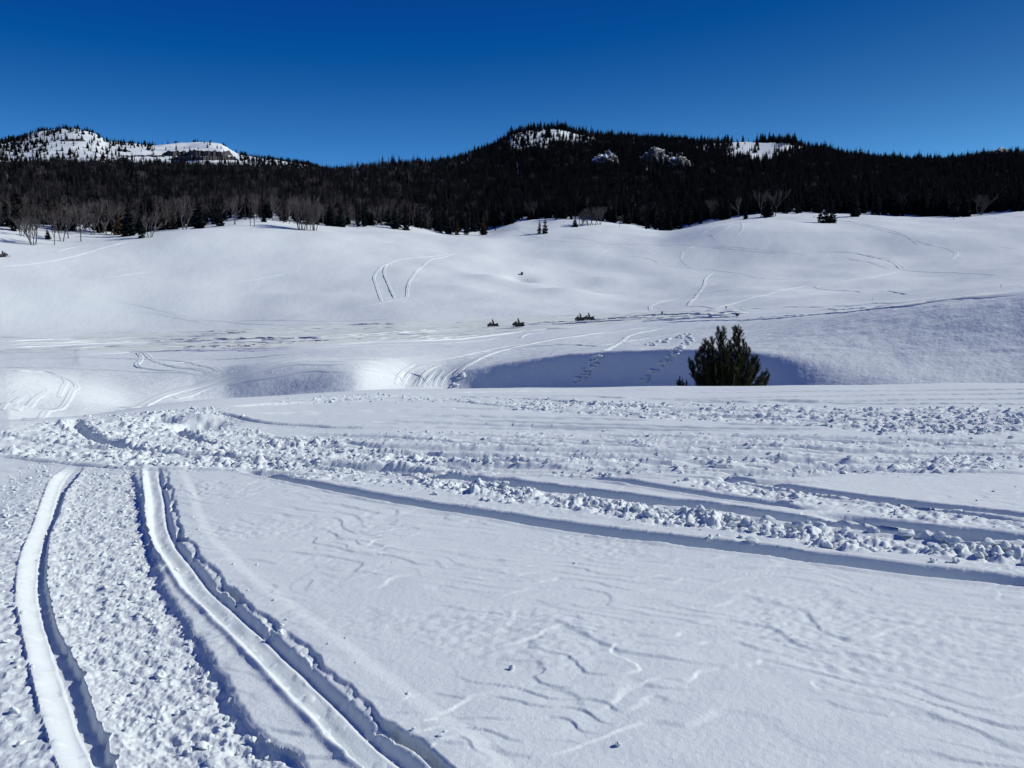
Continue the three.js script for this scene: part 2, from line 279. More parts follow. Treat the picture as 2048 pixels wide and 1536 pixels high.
// the track that runs up to the viewer's left: two ski grooves and the belt's churned trench
const LINE = {
  skiL: curve([[175, 1600], [156, 1536], [137, 1490], [105, 1393], [78, 1295], [55, 1198], [55, 1160], [62, 1112], [82, 1053], [101, 995], [117, 956], [147, 932]], 0.08),
  beltL: curve([[262, 1600], [234, 1536], [215, 1475], [187, 1412], [168, 1350], [148, 1311], [117, 1256], [98, 1178], [94, 1159], [96, 1112], [102, 1061], [117, 1030], [135, 980], [170, 932]], 0.08),
  beltR: curve([[640, 1600], [586, 1518], [508, 1467], [469, 1408], [441, 1354], [410, 1307], [375, 1248], [336, 1190], [318, 1150], [306, 1100], [290, 1045], [280, 990], [268, 950], [270, 930]], 0.08),
  skiR: curve([[830, 1600], [770, 1536], [742, 1514], [684, 1459], [625, 1401], [566, 1342], [508, 1284], [449, 1225], [391, 1170], [363, 1131], [332, 1092], [318, 1061], [312, 1030], [311, 999], [305, 967], [300, 930]], 0.08),
};
function signedTo(line, x, z) {                                    // distance across, positive to the right of the way up
  let best = 1e9, sg = 1, at = 0;
  for (let i = 0; i < line.length - 1; i++) {
    const a = line[i], b = line[i + 1], ex = b.x - a.x, ez = b.z - a.z, px = x - a.x, pz = z - a.z, l2 = ex * ex + ez * ez, t = clamp((px * ex + pz * ez) / l2, 0, 1);
    const qx = px - ex * t, qz = pz - ez * t, d = qx * qx + qz * qz;
    if (d < best) { best = d; sg = ex * pz - ez * px > 0 ? 1 : -1; at = (i + t) * Math.sqrt(l2); }
  }
  return [sg * Math.sqrt(best), at];
}
const trackEnd = groundAt(200, 934);
const TRACK = { x0: -6.5, x1: 0.4, z0: trackEnd.z - 0.4, z1: -1.5 };
function crustH(x, z, r) {                                         // wind-carved crust: thin broken layers, fine ripples
  const wx = x + 0.35 * noise(x * 0.9, z * 0.9, 70), wz = z + 0.25 * noise(x * 0.8 + 9, z * 0.8, 71);
  const m = sstep(-0.32, 0.15, noise(x * 0.42 + 3.3, z * 0.5 + 1.7, 72));
  let h = 0;
  const step = (n, w) => { const f = n - Math.floor(n); return sstep(0, w, f) - f; };
  const amp = (0.15 + 0.85 * m) * (0.25 + 0.75 * sstep(-0.25, 0.2, noise(wx * 1.0 + 5, wz * 1.4, 84)));
  h += amp * 0.0105 * step(-wz * 2.7 + 0.6 * wx + 2.5 * noise(wx * 0.8, wz * 0.8, 73) + 0.9 * noise(wx * 2.1, wz * 2.4, 74) + 0.07 * noise(x * 9, z * 12, 82), Math.max(0.12, 0.02 * r));
  h += (0.1 + 0.9 * sstep(-0.2, 0.3, noise(wx * 0.7 + 15, wz * 1.1, 89))) * 0.0085 * step(-wz * 4.8 + 1.2 * wx + 2.6 * noise(wx * 1.1 + 30, wz * 1.2, 90) + 1.1 * noise(wx * 3.1, wz * 4, 91) + 0.12 * noise(x * 12, z * 17, 92), clamp(0.03 * r, 0.1, 0.7)) * (1 - sstep(9, 16, r));
  const u = wx * 0.95 + wz * 0.3, v = wz * 0.95 - wx * 0.3;
  h += sstep(-0.3, 0.15, noise(x * 0.6 - 4, z * 0.8 + 8, 77)) * sstep(-0.2, 0.3, noise(u * 1.1, v * 4.2, 86)) * 0.009 * (1 - sstep(6, 11, r)) * step(-v * 6 + 1.5 * noise(u * 0.9 + 40, v * 2.6, 75) + 0.6 * noise(u * 2.6, v * 8, 76) + 0.16 * noise(u * 9, v * 24, 85), clamp(0.05 * r, 0.12, 0.7));
  if (r < 14) {
    const q = sstep(-0.05, 0.35, noise(x * 0.8 + 20, z * 0.9, 78));
    h += q * 0.010 * (Math.abs(noise(wx * 8, wz * 13, 79)) - 0.3) + q * 0.005 * noise(x * 16, z * 22, 87) + 0.0014 * noise(x * 30, z * 38, 80) + 0.004 * noise(x * 4, z * 7, 81);
  }
  return h;
}
function nearH(x, z, r) {
  const edge = 1 - sstep(27, 33, r);
  let smooth = 1, h = 0, churn = 0;
  for (const c of CHURN) {
    if (x < c.x0 || x > c.x1 || z < c.z0 || z > c.z1) continue;
    const s = inside(c.w, x, z) + 0.22 * noise(x * 2.1, z * 2.1, 90) * Math.min(1.6, r / 8), w = Math.min(0.5, 0.02 * r);
    const k = c.amp * sstep(-w, w, s); if (k > churn) churn = k;
  }
  if (churn > 0.002) {
    const k = churn * (1 - 0.28 * sstep(8, 12, r)) * (0.55 + 0.9 * sstep(-0.35, 0.4, noise(x * 1.1, z * 1.6, 91)));
    h += k * (0.75 * lumps(x * 6, z * 6, 92, 0.4) + (0.6 - 0.3 * sstep(12, 20, r)) * lumps(x * 12 + 3, z * 12, 96, 0.65) + 0.45 * noise(x * 2.3, z * 3.4, 100) + (r < 11 ? 0.25 * (1 - sstep(7, 11, r)) * lumps(x * 26, z * 26, 102, 0.8) : 0.06) - 0.25);
    smooth = 1 - 0.8 * Math.min(1, churn / 0.05);
  }
  for (const q of HOLES) { const dx = x - q[0], dz = z - q[1], d = (dx * dx + dz * dz) / (q[2] * q[2]); if (d < 5) h -= q[3] * Math.exp(-d * 1.6) * (1 + 0.5 * noise(x * 5, z * 5, 104)); }
  const g = rutH(x, z, r);
  if (g < 0) { const k = clamp(-g / 0.05, 0, 1); h = lerp(h, h * 0.25 + g, k); smooth *= 1 - 0.7 * k; } else h += g;
  if (x > TRACK.x0 && x < TRACK.x1 && z > TRACK.z0 && z < TRACK.z1) {
    const [dL, sL] = signedTo(LINE.skiL, x, z);
    const fade = sstep(TRACK.z0 + 0.2, TRACK.z0 + 1.2, z);
    if (fade > 0 && dL > -0.75 && dL < 2.4) {
      const [bL0, sb] = signedTo(LINE.beltL, x, z), [bR0, sr] = signedTo(LINE.beltR, x, z), [dR0, sR] = signedTo(LINE.skiR, x, z);
      const bL = bL0 + 0.012 * noise(sb * 9, 3, 110) - 0.085 * Math.pow(Math.max(0, noise(sb * 10, 5, 111)), 1.5), bR = bR0 + 0.03 * noise(sr * 5, 1, 112) + 0.015 * noise(sr * 15, 2, 113);
      const dR = dR0 + 0.008 * noise(sR * 3, 6, 114);
      let t = 0, own = 0;
      if (bL > 0 && bR < 0) {                                       // churned belt trench
        const e = Math.min(sstep(0, 0.05, bL), sstep(0, 0.05, -bR));
        const ax = x * 0.9 + z * 0.35, az = z * 0.9 - x * 0.35;
        t = -0.028 * (0.35 + 0.65 * sstep(0, 0.04, -bR)) + 0.02 * Math.exp(-bL * bL / 0.004) + e * 0.68 * (0.012 * lumps(ax * 16, az * 30, 120, 0.45) * (0.4 + 1.4 * (noise(x * 2.2, z * 2.2, 124) + 0.5)) + 0.024 * noise(ax * 5, az * 9, 130) + 0.034 * (0.22 - Math.abs(noise(ax * 9 + 0.5 * noise(x * 14, z * 14, 136), az * 19, 131))) + 0.020 * (0.22 - Math.abs(noise(ax * 22, az * 40 + 0.6 * noise(x * 20, z * 20, 137), 134))) + 0.007 * noise(ax * 48, az * 70, 138) - 0.020 * lumps(ax * 13 + 0.4, az * 21, 132, 0.42));
        own = 1;
      } else if (bL <= 0 && dL > -0.7) {                            // left ski groove and its bank
        const lip = 0.048 + 0.012 * noise(sL * 4, 9, 140);
        if (dL > lip + 0.012) { t = -0.052 + 0.006 * noise(x * 18, z * 18, 141); const w = sstep(-0.022, 0.0, bL); t = lerp(t, 0.0, w); own = 1; }
        else if (dL > -0.065) { t = lerp(0.03, -0.036, sstep(-0.065, 0.045, dL)) + 0.010 * noise(sL * 6, dL * 12, 142) + 0.007 * lumps(x * 22, z * 22, 143, 0.22); if (dL > lip) t = lerp(t, -0.052, (dL - lip) / 0.012); own = 1; }
        else { const k = sstep(-0.7, -0.1, dL); own = sstep(-0.7, -0.3, dL); t = k * (0.016 + 0.012 * lumps(x * 12, z * 20, 144, 0.4) + 0.03 * (0.2 - Math.abs(noise(x * 9, z * 13, 145))) + 0.006 * lumps(x * 34, z * 40, 148, 0.6)) - 0.02 * (1 - k); }
      } else if (bR >= 0 && dR < 0.42) {                            // ledge, right ski groove, broken far rim
        own = 1;
        const ledge = 0.012 * sstep(0, 0.03, bR) + 0.004 * noise(x * 9, z * 9, 150);
        const cr = crustH(x, z, r) * 0.9;
        if (dR < -0.085) t = ledge + cr + (0.018 + 0.018 * noise(sR * 3.1, 7, 157)) * Math.exp(-((dR + 0.095) * (dR + 0.095)) / 0.0004);
        else if (dR < 0.06) t = lerp(0.018, -0.045, sstep(-0.085, -0.02, dR)) + 0.012 * (dR / 0.06) * (dR > 0 ? 1 : 0) + 0.010 * noise(sR * 4.5, dR * 14, 155) + 0.006 * lumps(x * 24, z * 24, 156, 0.25);
        else if (dR < 0.085) t = lerp(-0.033, -0.05, (dR - 0.06) / 0.025);
        else {
          const rim = 0.17 + 0.05 * noise(sR * 2.4, 3, 152) + 0.025 * noise(sR * 8, 4, 153);
          t = dR < rim ? lerp(-0.05, -0.004, sstep(0.085, 0.14, dR)) + 0.01 * lumps(x * 20, z * 20, 154, 0.5) : 0.012 * sstep(rim, rim + 0.02, dR) * (1 - sstep(0.3, 0.42, dR)) + cr;
          if (dR < rim && dR > rim - 0.04) t -= 0.03 * sstep(0.0, 0.3, noise(sR * 1.7, 8, 158));
        }
      }
      if (own > 0) { own *= fade; h = lerp(h, t, own); smooth *= 1 - own; }
    }
  }
  if (smooth > 0.01) h += smooth * crustH(x, z, r);
  return h * edge + 0.05 * noise(x / 3.1, z / 2.4, 160) * sstep(1, 6, r) * edge;
}
function H(x, z) {
  const r = Math.hypot(x, z);
  return baseH(x, z) + (r < 33 ? nearH(x, z, r) : 0) + (r > 34 ? valleyH(x, z, r) : 0);
}
const land = (x, z) => { const r = Math.hypot(x, z); return baseH(x, z) + (r > 34 ? valleyH(x, z, r) : 0); };

// ------------------------------------------------------------------ snow materials and ground sheets
function grainTexture(n, layers, seed) {
  const d = new Uint8Array(n * n * 4), v = new Float32Array(n * n); let lo = 9, hi = -9;
  for (let j = 0; j < n; j++) for (let i = 0; i < n; i++) {
    let h = 0;
    for (const [f, a] of layers) {
      const x = i / n * f, y = j / n * f, ix = Math.floor(x), iy = Math.floor(y), fx = x - ix, fy = y - iy, u = fx * fx * (3 - 2 * fx), w = fy * fy * (3 - 2 * fy);
      const q = (a1, b1) => hash((a1 % f + f) % f, (b1 % f + f) % f, seed + f);
      h += a * lerp(lerp(q(ix, iy), q(ix + 1, iy), u), lerp(q(ix, iy + 1), q(ix + 1, iy + 1), u), w);
    }
    v[j * n + i] = h; lo = Math.min(lo, h); hi = Math.max(hi, h);
  }
  for (let k = 0; k < n * n; k++) { const c = 255 * (v[k] - lo) / (hi - lo); d[k * 4] = d[k * 4 + 1] = d[k * 4 + 2] = c; d[k * 4 + 3] = 255; }
  const t = new THREE.DataTexture(d, n, n); t.wrapS = t.wrapT = THREE.RepeatWrapping; t.magFilter = THREE.LinearFilter; t.minFilter = THREE.LinearMipmapLinearFilter; t.generateMipmaps = true; t.needsUpdate = true;
  return t;
}
const SNOW = new THREE.Color().setRGB(0.60, 0.665, 0.685);
const grainNear = grainTexture(1024, [[23, 0.5], [61, 0.6], [150, 0.8], [340, 0.7]], 5);
const grainFar = grainTexture(512, [[9, 0.8], [25, 0.7], [70, 0.6], [160, 0.4]], 11);
const snowNear = new THREE.MeshPhysicalMaterial({ color: SNOW, roughness: 0.72, specularIntensity: 0.35, bumpMap: grainNear, bumpScale: 0.002 });
const snowFar = new THREE.MeshPhysicalMaterial({ color: SNOW, roughness: 0.8, specularIntensity: 0.3, bumpMap: grainFar, bumpScale: 0.05 });
const snowPlain = new THREE.MeshPhysicalMaterial({ color: SNOW, roughness: 0.8, specularIntensity: 0.3 });
function azList(fine, half) {
  const a = [], h = half * D2R, f = fine * D2R, n = Math.round(2 * h / f);
  for (let k = 0; k <= n; k++) a.push(-h + 2 * h * k / n);
  const m = 44; for (let k = 1; k <= m; k++) a.push(h + (2 * Math.PI - 2 * h) * k / m);
  return a;
}
function rList(from, to, step) { const a = [from]; let r = from; while (r < to) { r = Math.min(to, r + step(r)); a.push(r); } return a; }
function sheet(az, rs, fn, uvm, colorFn) {
  const na = az.length, nr = rs.length, pos = new Float32Array(na * nr * 3), uv = new Float32Array(na * nr * 2), col = colorFn ? new Float32Array(na * nr * 3) : null, idx = new Uint32Array((na - 1) * (nr - 1) * 6);
  for (let i = 0, o = 0; i < nr; i++) for (let j = 0; j < na; j++, o++) {
    const x = Math.sin(az[j]) * rs[i], z = -Math.cos(az[j]) * rs[i], y = fn(x, z);
    pos[o * 3] = x; pos[o * 3 + 1] = y; pos[o * 3 + 2] = z; uv[o * 2] = x / uvm; uv[o * 2 + 1] = z / uvm;
    if (col) { const c = colorFn(x, y, z); col[o * 3] = c[0]; col[o * 3 + 1] = c[1]; col[o * 3 + 2] = c[2]; }
  }
  for (let i = 0, o = 0; i < nr - 1; i++) for (let j = 0; j < na - 1; j++) {
    const a = i * na + j, b = a + 1, c = a + na, d = c + 1;
    idx[o++] = a; idx[o++] = b; idx[o++] = d; idx[o++] = a; idx[o++] = d; idx[o++] = c;
  }
  const g = new THREE.BufferGeometry();
  g.setAttribute('position', new THREE.BufferAttribute(pos, 3)); g.setAttribute('uv', new THREE.BufferAttribute(uv, 2));
  if (col) g.setAttribute('color', new THREE.BufferAttribute(col, 3));
  g.setIndex(new THREE.BufferAttribute(idx, 1)); g.computeVertexNormals();
  return g;
}
const QUICK = false;
const nearRows = [0.25, 0.6, 1.0, 1.4, 1.8, 2.1, 2.3].concat(rList(2.4, 34, (r) => Math.min(r * r / 1192 * 1.05, r * 0.0036) * (QUICK ? 2 : 1)));
struct(new THREE.Mesh(sheet(azList(QUICK ? 0.14 : 0.068, 38.5), nearRows, H, 0.9), snowNear), 'snow_field', 'tracked snowy knoll in the foreground with ruts and wind crust');
struct(new THREE.Mesh(sheet(azList(0.086, 38), rList(34, 480, (r) => r > 55 && r < 82 ? r * 0.0031 : r * 0.0075), (x, z) => (x * x + z * z < 34.01 * 34.01 ? H(x, z) : land(x, z)), 14), snowFar), 'snow_meadow', 'rolling snow meadow beyond the gully');
struct(new THREE.Mesh(sheet(azList(0.11, 40), rList(480, 2700, (r) => r * 0.0095), land, 60), snowPlain), 'mountain', 'snowy hillside and mountain under the forest');

// ------------------------------------------------------------------ snowmobile tracks on the meadow: low ribs of turned-up snow
function ribbon(pts, width, height, pair = false) {
  const line = curve(pts, 0.9, land), prof = pair ? [[-1, -0.03], [-0.78, 1], [-0.6, 0.05], [0.6, 0.05], [0.78, 0.8], [1, -0.03]] : [[-1, -0.03], [-0.55, 1], [-0.2, 0.1], [0.25, 0.1], [0.6, 0.75], [1, -0.03]];
  const n = line.length, m = prof.length, pos = [], idx = [];
  for (let i = 0; i < n; i++) {
    const a = line[Math.max(0, i - 1)], b = line[Math.min(n - 1, i + 1)], l = Math.hypot(b.x - a.x, b.z - a.z) || 1, nx = -(b.z - a.z) / l, nz = (b.x - a.x) / l;
    const k = (0.55 + 1.1 * Math.abs(noise(i * 0.23, width * 31 + pts[0][0], 170))) * Math.min(1, i / 3, (n - 1 - i) / 3);
    for (const [o, h] of prof) { const x = line[i].x + nx * o * width / 2, z = line[i].z + nz * o * width / 2; pos.push(x, land(x, z) + 0.02 + (h > 0 ? h * height * k : -0.06), z); }
  }
  for (let i = 0; i < n - 1; i++) for (let j = 0; j < m - 1; j++) { const a = i * m + j; idx.push(a, a + 1, a + m + 1, a, a + m + 1, a + m); }
  const g = new THREE.BufferGeometry(); g.setAttribute('position', new THREE.Float32BufferAttribute(pos, 3)); g.setIndex(idx); g.computeVertexNormals();
  struct(new THREE.Mesh(g, snowPlain), 'snow_track');
}
const TR = [
  // hillside loops left of centre
  [[[764, 604], [752, 570], [748, 555], [760, 537], [790, 522], [850, 514], [915, 508]], 1.2, 0.35], [[[790, 598], [777, 570], [768, 545], [775, 528]], 1.1, 0.35], [[[813, 596], [818, 565], [835, 540], [860, 520], [905, 510]], 1.2, 0.35], [[[680, 618], [740, 610], [790, 600], [815, 596]], 1.6, 0.3],
  // upper left
  [[[0, 532], [60, 528], [130, 516], [200, 497], [260, 482]], 1.6, 0.35], [[[110, 504], [150, 494], [200, 490]], 1.2, 0.25], [[[205, 555], [290, 544]], 1.2, 0.25], [[[430, 562], [494, 561], [572, 546]], 1.2, 0.3],
  [[[0, 610], [80, 616], [180, 618], [290, 624], [340, 632], [410, 644]], 1.6, 0.3], [[[135, 592], [240, 603], [330, 622], [400, 640], [500, 641], [620, 642], [790, 638]], 1.6, 0.3], [[[215, 594], [300, 610], [370, 630]], 1.4, 0.25],
  // the main trail band
  [[[0, 672], [100, 678], [220, 676], [330, 668], [440, 664], [560, 668], [700, 662], [850, 655], [1000, 646], [1180, 634], [1320, 626]], 2.2, 0.35, true], [[[0, 690], [160, 688], [300, 684], [420, 674], [560, 676], [700, 672], [860, 664], [1020, 654], [1200, 642], [1340, 634], [1480, 622]], 2.4, 0.4, true],
  [[[0, 700], [120, 698], [260, 692], [420, 684], [620, 684], [800, 672], [960, 663], [1120, 652], [1290, 640]], 2.2, 0.35, true], [[[0, 718], [160, 714], [330, 720], [440, 742]], 1.8, 0.3], [[[60, 712], [200, 708], [270, 703], [300, 716], [340, 732], [420, 745]], 1.6, 0.3],
  [[[0, 735], [120, 736], [260, 742], [400, 748]], 1.6, 0.3], [[[30, 742], [90, 744], [130, 756], [152, 770], [140, 792], [90, 826], [66, 843]], 1.4, 0.25], [[[60, 742], [110, 752], [128, 770], [118, 795]], 1.2, 0.2], [[[0, 820], [30, 803], [42, 795]], 1.4, 0.25], [[[30, 820], [65, 803], [90, 785]], 1.6, 0.25],
  [[[275, 706], [282, 718], [274, 730], [282, 736], [340, 742], [400, 750]], 1.2, 0.3], [[[300, 728], [420, 720], [560, 710], [700, 700]], 1.4, 0.3], [[[440, 640], [560, 650], [760, 646], [980, 640], [1150, 632]], 1.8, 0.3], [[[420, 700], [600, 697], [760, 690], [900, 686], [1000, 676]], 1.8, 0.35],
  // over the lip and along the wall
  [[[900, 770], [915, 745], [950, 722], [1010, 700], [1060, 688], [1160, 672], [1290, 655], [1340, 648]], 1.7, 0.4, true], [[[800, 718], [900, 716], [1000, 695], [1080, 683], [1180, 668], [1330, 650]], 2.0, 0.35], [[[990, 700], [1080, 692], [1150, 690], [1200, 692], [1280, 680], [1390, 660]], 1.6, 0.3],
  [[[1203, 708], [1230, 690], [1270, 668], [1330, 655]], 1.6, 0.5], [[[1040, 676], [1060, 668], [1100, 664]], 1.2, 0.35], [[[875, 658], [890, 650], [905, 648]], 1.2, 0.35], [[[880, 728], [820, 724], [720, 716], [600, 720], [520, 735], [420, 765], [330, 790], [250, 816]], 2.6, 0.4, true],
  [[[760, 738], [680, 728], [590, 728], [510, 745], [420, 774], [350, 796]], 2.2, 0.3, true], [[[800, 752], [700, 742], [620, 740], [560, 750], [460, 768]], 2.0, 0.3], [[[840, 740], [790, 730], [700, 722], [620, 722]], 2.0, 0.3, true],
  [[[805, 770], [815, 752], [830, 738], [850, 730]], 1.1, 0.4], [[[826, 772], [842, 752], [856, 742]], 1.1, 0.4], [[[845, 774], [858, 755], [872, 740]], 1.1, 0.4], [[[868, 774], [874, 756], [886, 742]], 1.1, 0.4],
  [[[790, 768], [800, 750], [820, 734], [835, 724]], 1.0, 0.5], [[[835, 772], [848, 748], [866, 736], [880, 730]], 1.0, 0.5], [[[880, 772], [892, 752], [910, 738]], 1.0, 0.5], [[[815, 772], [800, 755], [770, 742], [720, 736]], 1.2, 0.4], [[[858, 770], [838, 750], [800, 736]], 1.0, 0.4],
  // right-hand trail
  [[[1480, 642], [1560, 636], [1680, 626], [1800, 612], [1920, 596], [2060, 582]], 2.2, 0.45, true], [[[1330, 645], [1440, 640], [1560, 634], [1700, 622], [1850, 605], [2060, 586]], 1.8, 0.4], [[[1300, 628], [1420, 622], [1560, 616], [1700, 612], [1860, 600]], 1.8, 0.3], [[[1640, 620], [1740, 616], [1860, 604], [2060, 578]], 1.6, 0.3],
  [[[1376, 612], [1390, 596], [1408, 570], [1412, 556], [1425, 546]], 1.3, 0.35], [[[1300, 622], [1306, 610], [1370, 592], [1480, 578], [1600, 566]], 1.4, 0.35], [[[1430, 616], [1500, 596], [1600, 574], [1700, 560], [1800, 543]], 1.4, 0.35], [[[1820, 590], [1720, 584], [1640, 578], [1634, 573], [1700, 563], [1790, 545]], 1.4, 0.3], [[[1376, 612], [1430, 618], [1500, 620]], 1.4, 0.3],
  // right-hand mounds
  [[[1030, 458], [1060, 470], [1120, 482], [1220, 488], [1330, 490], [1440, 496], [1560, 506]], 2.20, 0.31], [[[1120, 474], [1200, 484], [1300, 488]], 1.60, 0.24], [[[1300, 488], [1430, 492], [1530, 500], [1620, 512]], 1.80, 0.24], [[[1550, 512], [1640, 502], [1730, 510], [1790, 526], [1808, 540]], 2.60, 0.34, true], [[[1590, 508], [1680, 504], [1760, 514], [1800, 530]], 2.00, 0.34], [[[1620, 520], [1690, 516], [1740, 524], [1780, 538]], 2.00, 0.27],
  [[[1200, 516], [1250, 512], [1300, 518], [1320, 528]], 1.50, 0.27], [[[1040, 510], [1150, 518], [1250, 514]], 1.40, 0.20], [[[1330, 530], [1420, 540], [1520, 556], [1600, 560]], 1.50, 0.20], [[[1362, 508], [1364, 522], [1395, 540]], 1.30, 0.20], [[[1395, 487], [1365, 505], [1362, 518]], 1.30, 0.24], [[[1202, 504], [1230, 496], [1260, 494]], 1.30, 0.20],
  [[[1670, 438], [1750, 456], [1830, 480], [1890, 496], [1912, 506], [1900, 520]], 2.00, 0.27], [[[1720, 446], [1780, 460], [1838, 490]], 1.80, 0.24], [[[1540, 466], [1660, 466], [1780, 463]], 1.60, 0.20], [[[1800, 540], [1900, 545], [2000, 551]], 1.60, 0.20], [[[2000, 494], [2040, 498]], 1.80, 0.27],
  [[[1400, 470], [1440, 450], [1470, 446], [1485, 455], [1470, 475]], 1.60, 0.24], [[[1420, 476], [1450, 458], [1462, 450]], 1.40, 0.20], [[[1380, 478], [1420, 470], [1432, 480]], 1.50, 0.20], [[[1000, 448], [1060, 446], [1100, 442]], 1.60, 0.20], [[[1900, 432], [1960, 431], [2048, 434]], 2.00, 0.24],
];
for (const [pts, w, h, pair] of TR) {
  const p = groundAt(...pts[0], land), q = clamp(Math.hypot(p.x, p.z) / 190, 0.42, 1);
  ribbon(pts, w * 0.9 * Math.max(0.45, q), h * 0.6 * q, pair);
}
for (let k = 0; k < 64; k++) {                                      // the much-ridden trail band
  const x0 = rr(-40, 500), x1 = rr(800, 1500), dy = rr(-12, 26), c = rr(-5, 5), pts = [];
  for (let i = 0; i <= 6; i++) { const x = lerp(x0, x1, i / 6); pts.push([x, P(0, 684, 300, 678, 600, 668, 1000, 648, 1320, 630, 1500, 622)(x) + dy * (1 - 0.7 * sstep(700, 1500, x)) + c * Math.sin(i * 1.3 + k)]); }
  ribbon(pts, rr(0.6, 1.4), rr(0.2, 0.42), rnd() < 0.3);
}
// ski and boot prints that climb the shaded wall
{
  const g = [];
  for (const [a, b, n] of [[[1196, 712], [1155, 768], 60], [[1384, 676], [1290, 762], 70], [[1296, 690], [1384, 668], 26], [[926, 745], [905, 772], 12]]) for (let i = 0; i < n; i++) {
    const t = rnd(), p = groundAt(lerp(a[0], b[0], t) + rr(-9, 9), lerp(a[1], b[1], t) + rr(-3, 3), land, 40);
    const s = new THREE.IcosahedronGeometry(rr(0.1, 0.26), 1); s.deleteAttribute('uv'); s.scale(1.3, 0.6, 1); s.rotateY(rr(0, 6)); s.translate(p.x, p.y + 0.03, p.z); g.push(s);
  }
  const o = new THREE.Mesh(mergeGeometries(g), snowPlain); o.name = 'snow_crumbs'; o.userData.kind = 'stuff'; o.castShadow = o.receiveShadow = true; tag(o, 'kicked up snow crumbs down the shaded gully wall'); scene.add(o);
}

// ------------------------------------------------------------------ clods of broken snow
function clod(seed, flat) {
  let g = new THREE.IcosahedronGeometry(1, 2); g.deleteAttribute('uv'); g.deleteAttribute('normal'); g = mergeVertices(g, 1e-4);
  const p = g.attributes.position, v = new THREE.Vector3(), cuts = [], q = mulberry(seed);
  for (let k = 0; k < 7; k++) { const t = q() * 6.28, y = q() * 2 - 1, s = Math.sqrt(1 - y * y); cuts.push([new THREE.Vector3(s * Math.cos(t), y, s * Math.sin(t)), 0.45 + 0.4 * q()]); }
  for (let i = 0; i < p.count; i++) {
    v.fromBufferAttribute(p, i); const n = 1 + 0.55 * noise(v.x * 1.4 + seed, v.y * 1.4 + v.z * 1.3, seed) + 0.2 * noise(v.x * 3.4 + seed, v.y * 3.4 - v.z * 2.9, seed + 1);
    v.multiplyScalar(n); for (const [c, d] of cuts) { const e = v.dot(c) - d; if (e > 0) v.addScaledVector(c, -e * 0.88); }
    p.setXYZ(i, v.x, v.y * 0.8, v.z);
  }
  if (flat) g = g.toNonIndexed();
  g.computeVertexNormals(); return g;
}
const CLODS = [3, 8, 15, 21, 33, 47, 52, 66].map((k) => clod(k, true));
{
  const mats = CLODS.map(() => []), M = new THREE.Matrix4(), Q = new THREE.Quaternion(), E = new THREE.Euler();
  const put = (x, z, s) => { E.set(rr(-0.5, 0.5), rr(0, 6.28), rr(-0.5, 0.5)); Q.setFromEuler(E); M.compose(new THREE.Vector3(x, H(x, z) + s * 0.22, z), Q, new THREE.Vector3(s * rr(0.8, 1.3), s * rr(0.6, 1.0), s * rr(0.8, 1.2))); mats[rnd() * CLODS.length | 0].push(M.clone()); };
  for (const c of CHURN) {
    const area = (c.x1 - c.x0) * (c.z1 - c.z0), n = Math.min(60000, area * c.dens * 1.3);
    for (let k = 0; k < n; k++) {
      const x = rr(c.x0, c.x1), z = rr(c.z0, c.z1), d = inside(c.w, x, z);
      if (d < (rnd() < 0.12 ? -0.35 : 0)) continue;
      if (noise(x * 1.1, z * 1.6, 91) < -0.22 && rnd() < 0.8) continue;
      put(x, z, c.size * (0.28 + 1.15 * Math.pow(rnd(), 2.6)));
    }
  }
  for (let k = 0; k < 70; k++) { const p = groundAt(rr(-60, 2100), rr(792, 1130)); put(p.x, p.z, rr(0.005, 0.018)); }
  // crumbs on the belt track and the bank beside it
  for (let k = 0; k < 420; k++) { const t = rnd(), i = Math.floor(t * (LINE.beltL.length - 1)), a = LINE.beltL[i], b = LINE.beltR[Math.floor(t * (LINE.beltR.length - 1))], u = rnd(); put(lerp(a.x, b.x, u) + rr(-0.03, 0.03), lerp(a.z, b.z, u), rr(0.006, 0.02) * (rnd() < 0.06 ? 2.2 : 1)); }
  for (let k = 0; k < 260; k++) { const a = LINE.skiL[Math.floor(rnd() * LINE.skiL.length)]; put(a.x - rr(0.1, 0.6), a.z + rr(-0.1, 0.1), rr(0.008, 0.024)); }
  for (let k = 0; k < 45; k++) { const a = LINE.skiR[Math.floor(rnd() * LINE.skiR.length)]; put(a.x + rr(0.1, 0.4), a.z + rr(-0.2, 0.2), rr(0.004, 0.014)); }
  const G = new THREE.Group(); G.name = 'snow_crumbs'; G.name = numbered('snow_debris'); G.userData.kind = 'stuff'; tag(G, 'loose crumbs and clods of broken snow over the churned tracks');
  mats.forEach((list, v) => { const o = new THREE.InstancedMesh(CLODS[v], snowPlain, list.length); list.forEach((m, i) => o.setMatrixAt(i, m)); o.name = 'snow_clod'; o.userData.kind = 'stuff'; o.castShadow = o.receiveShadow = true; G.add(o); });
  scene.add(G);
}
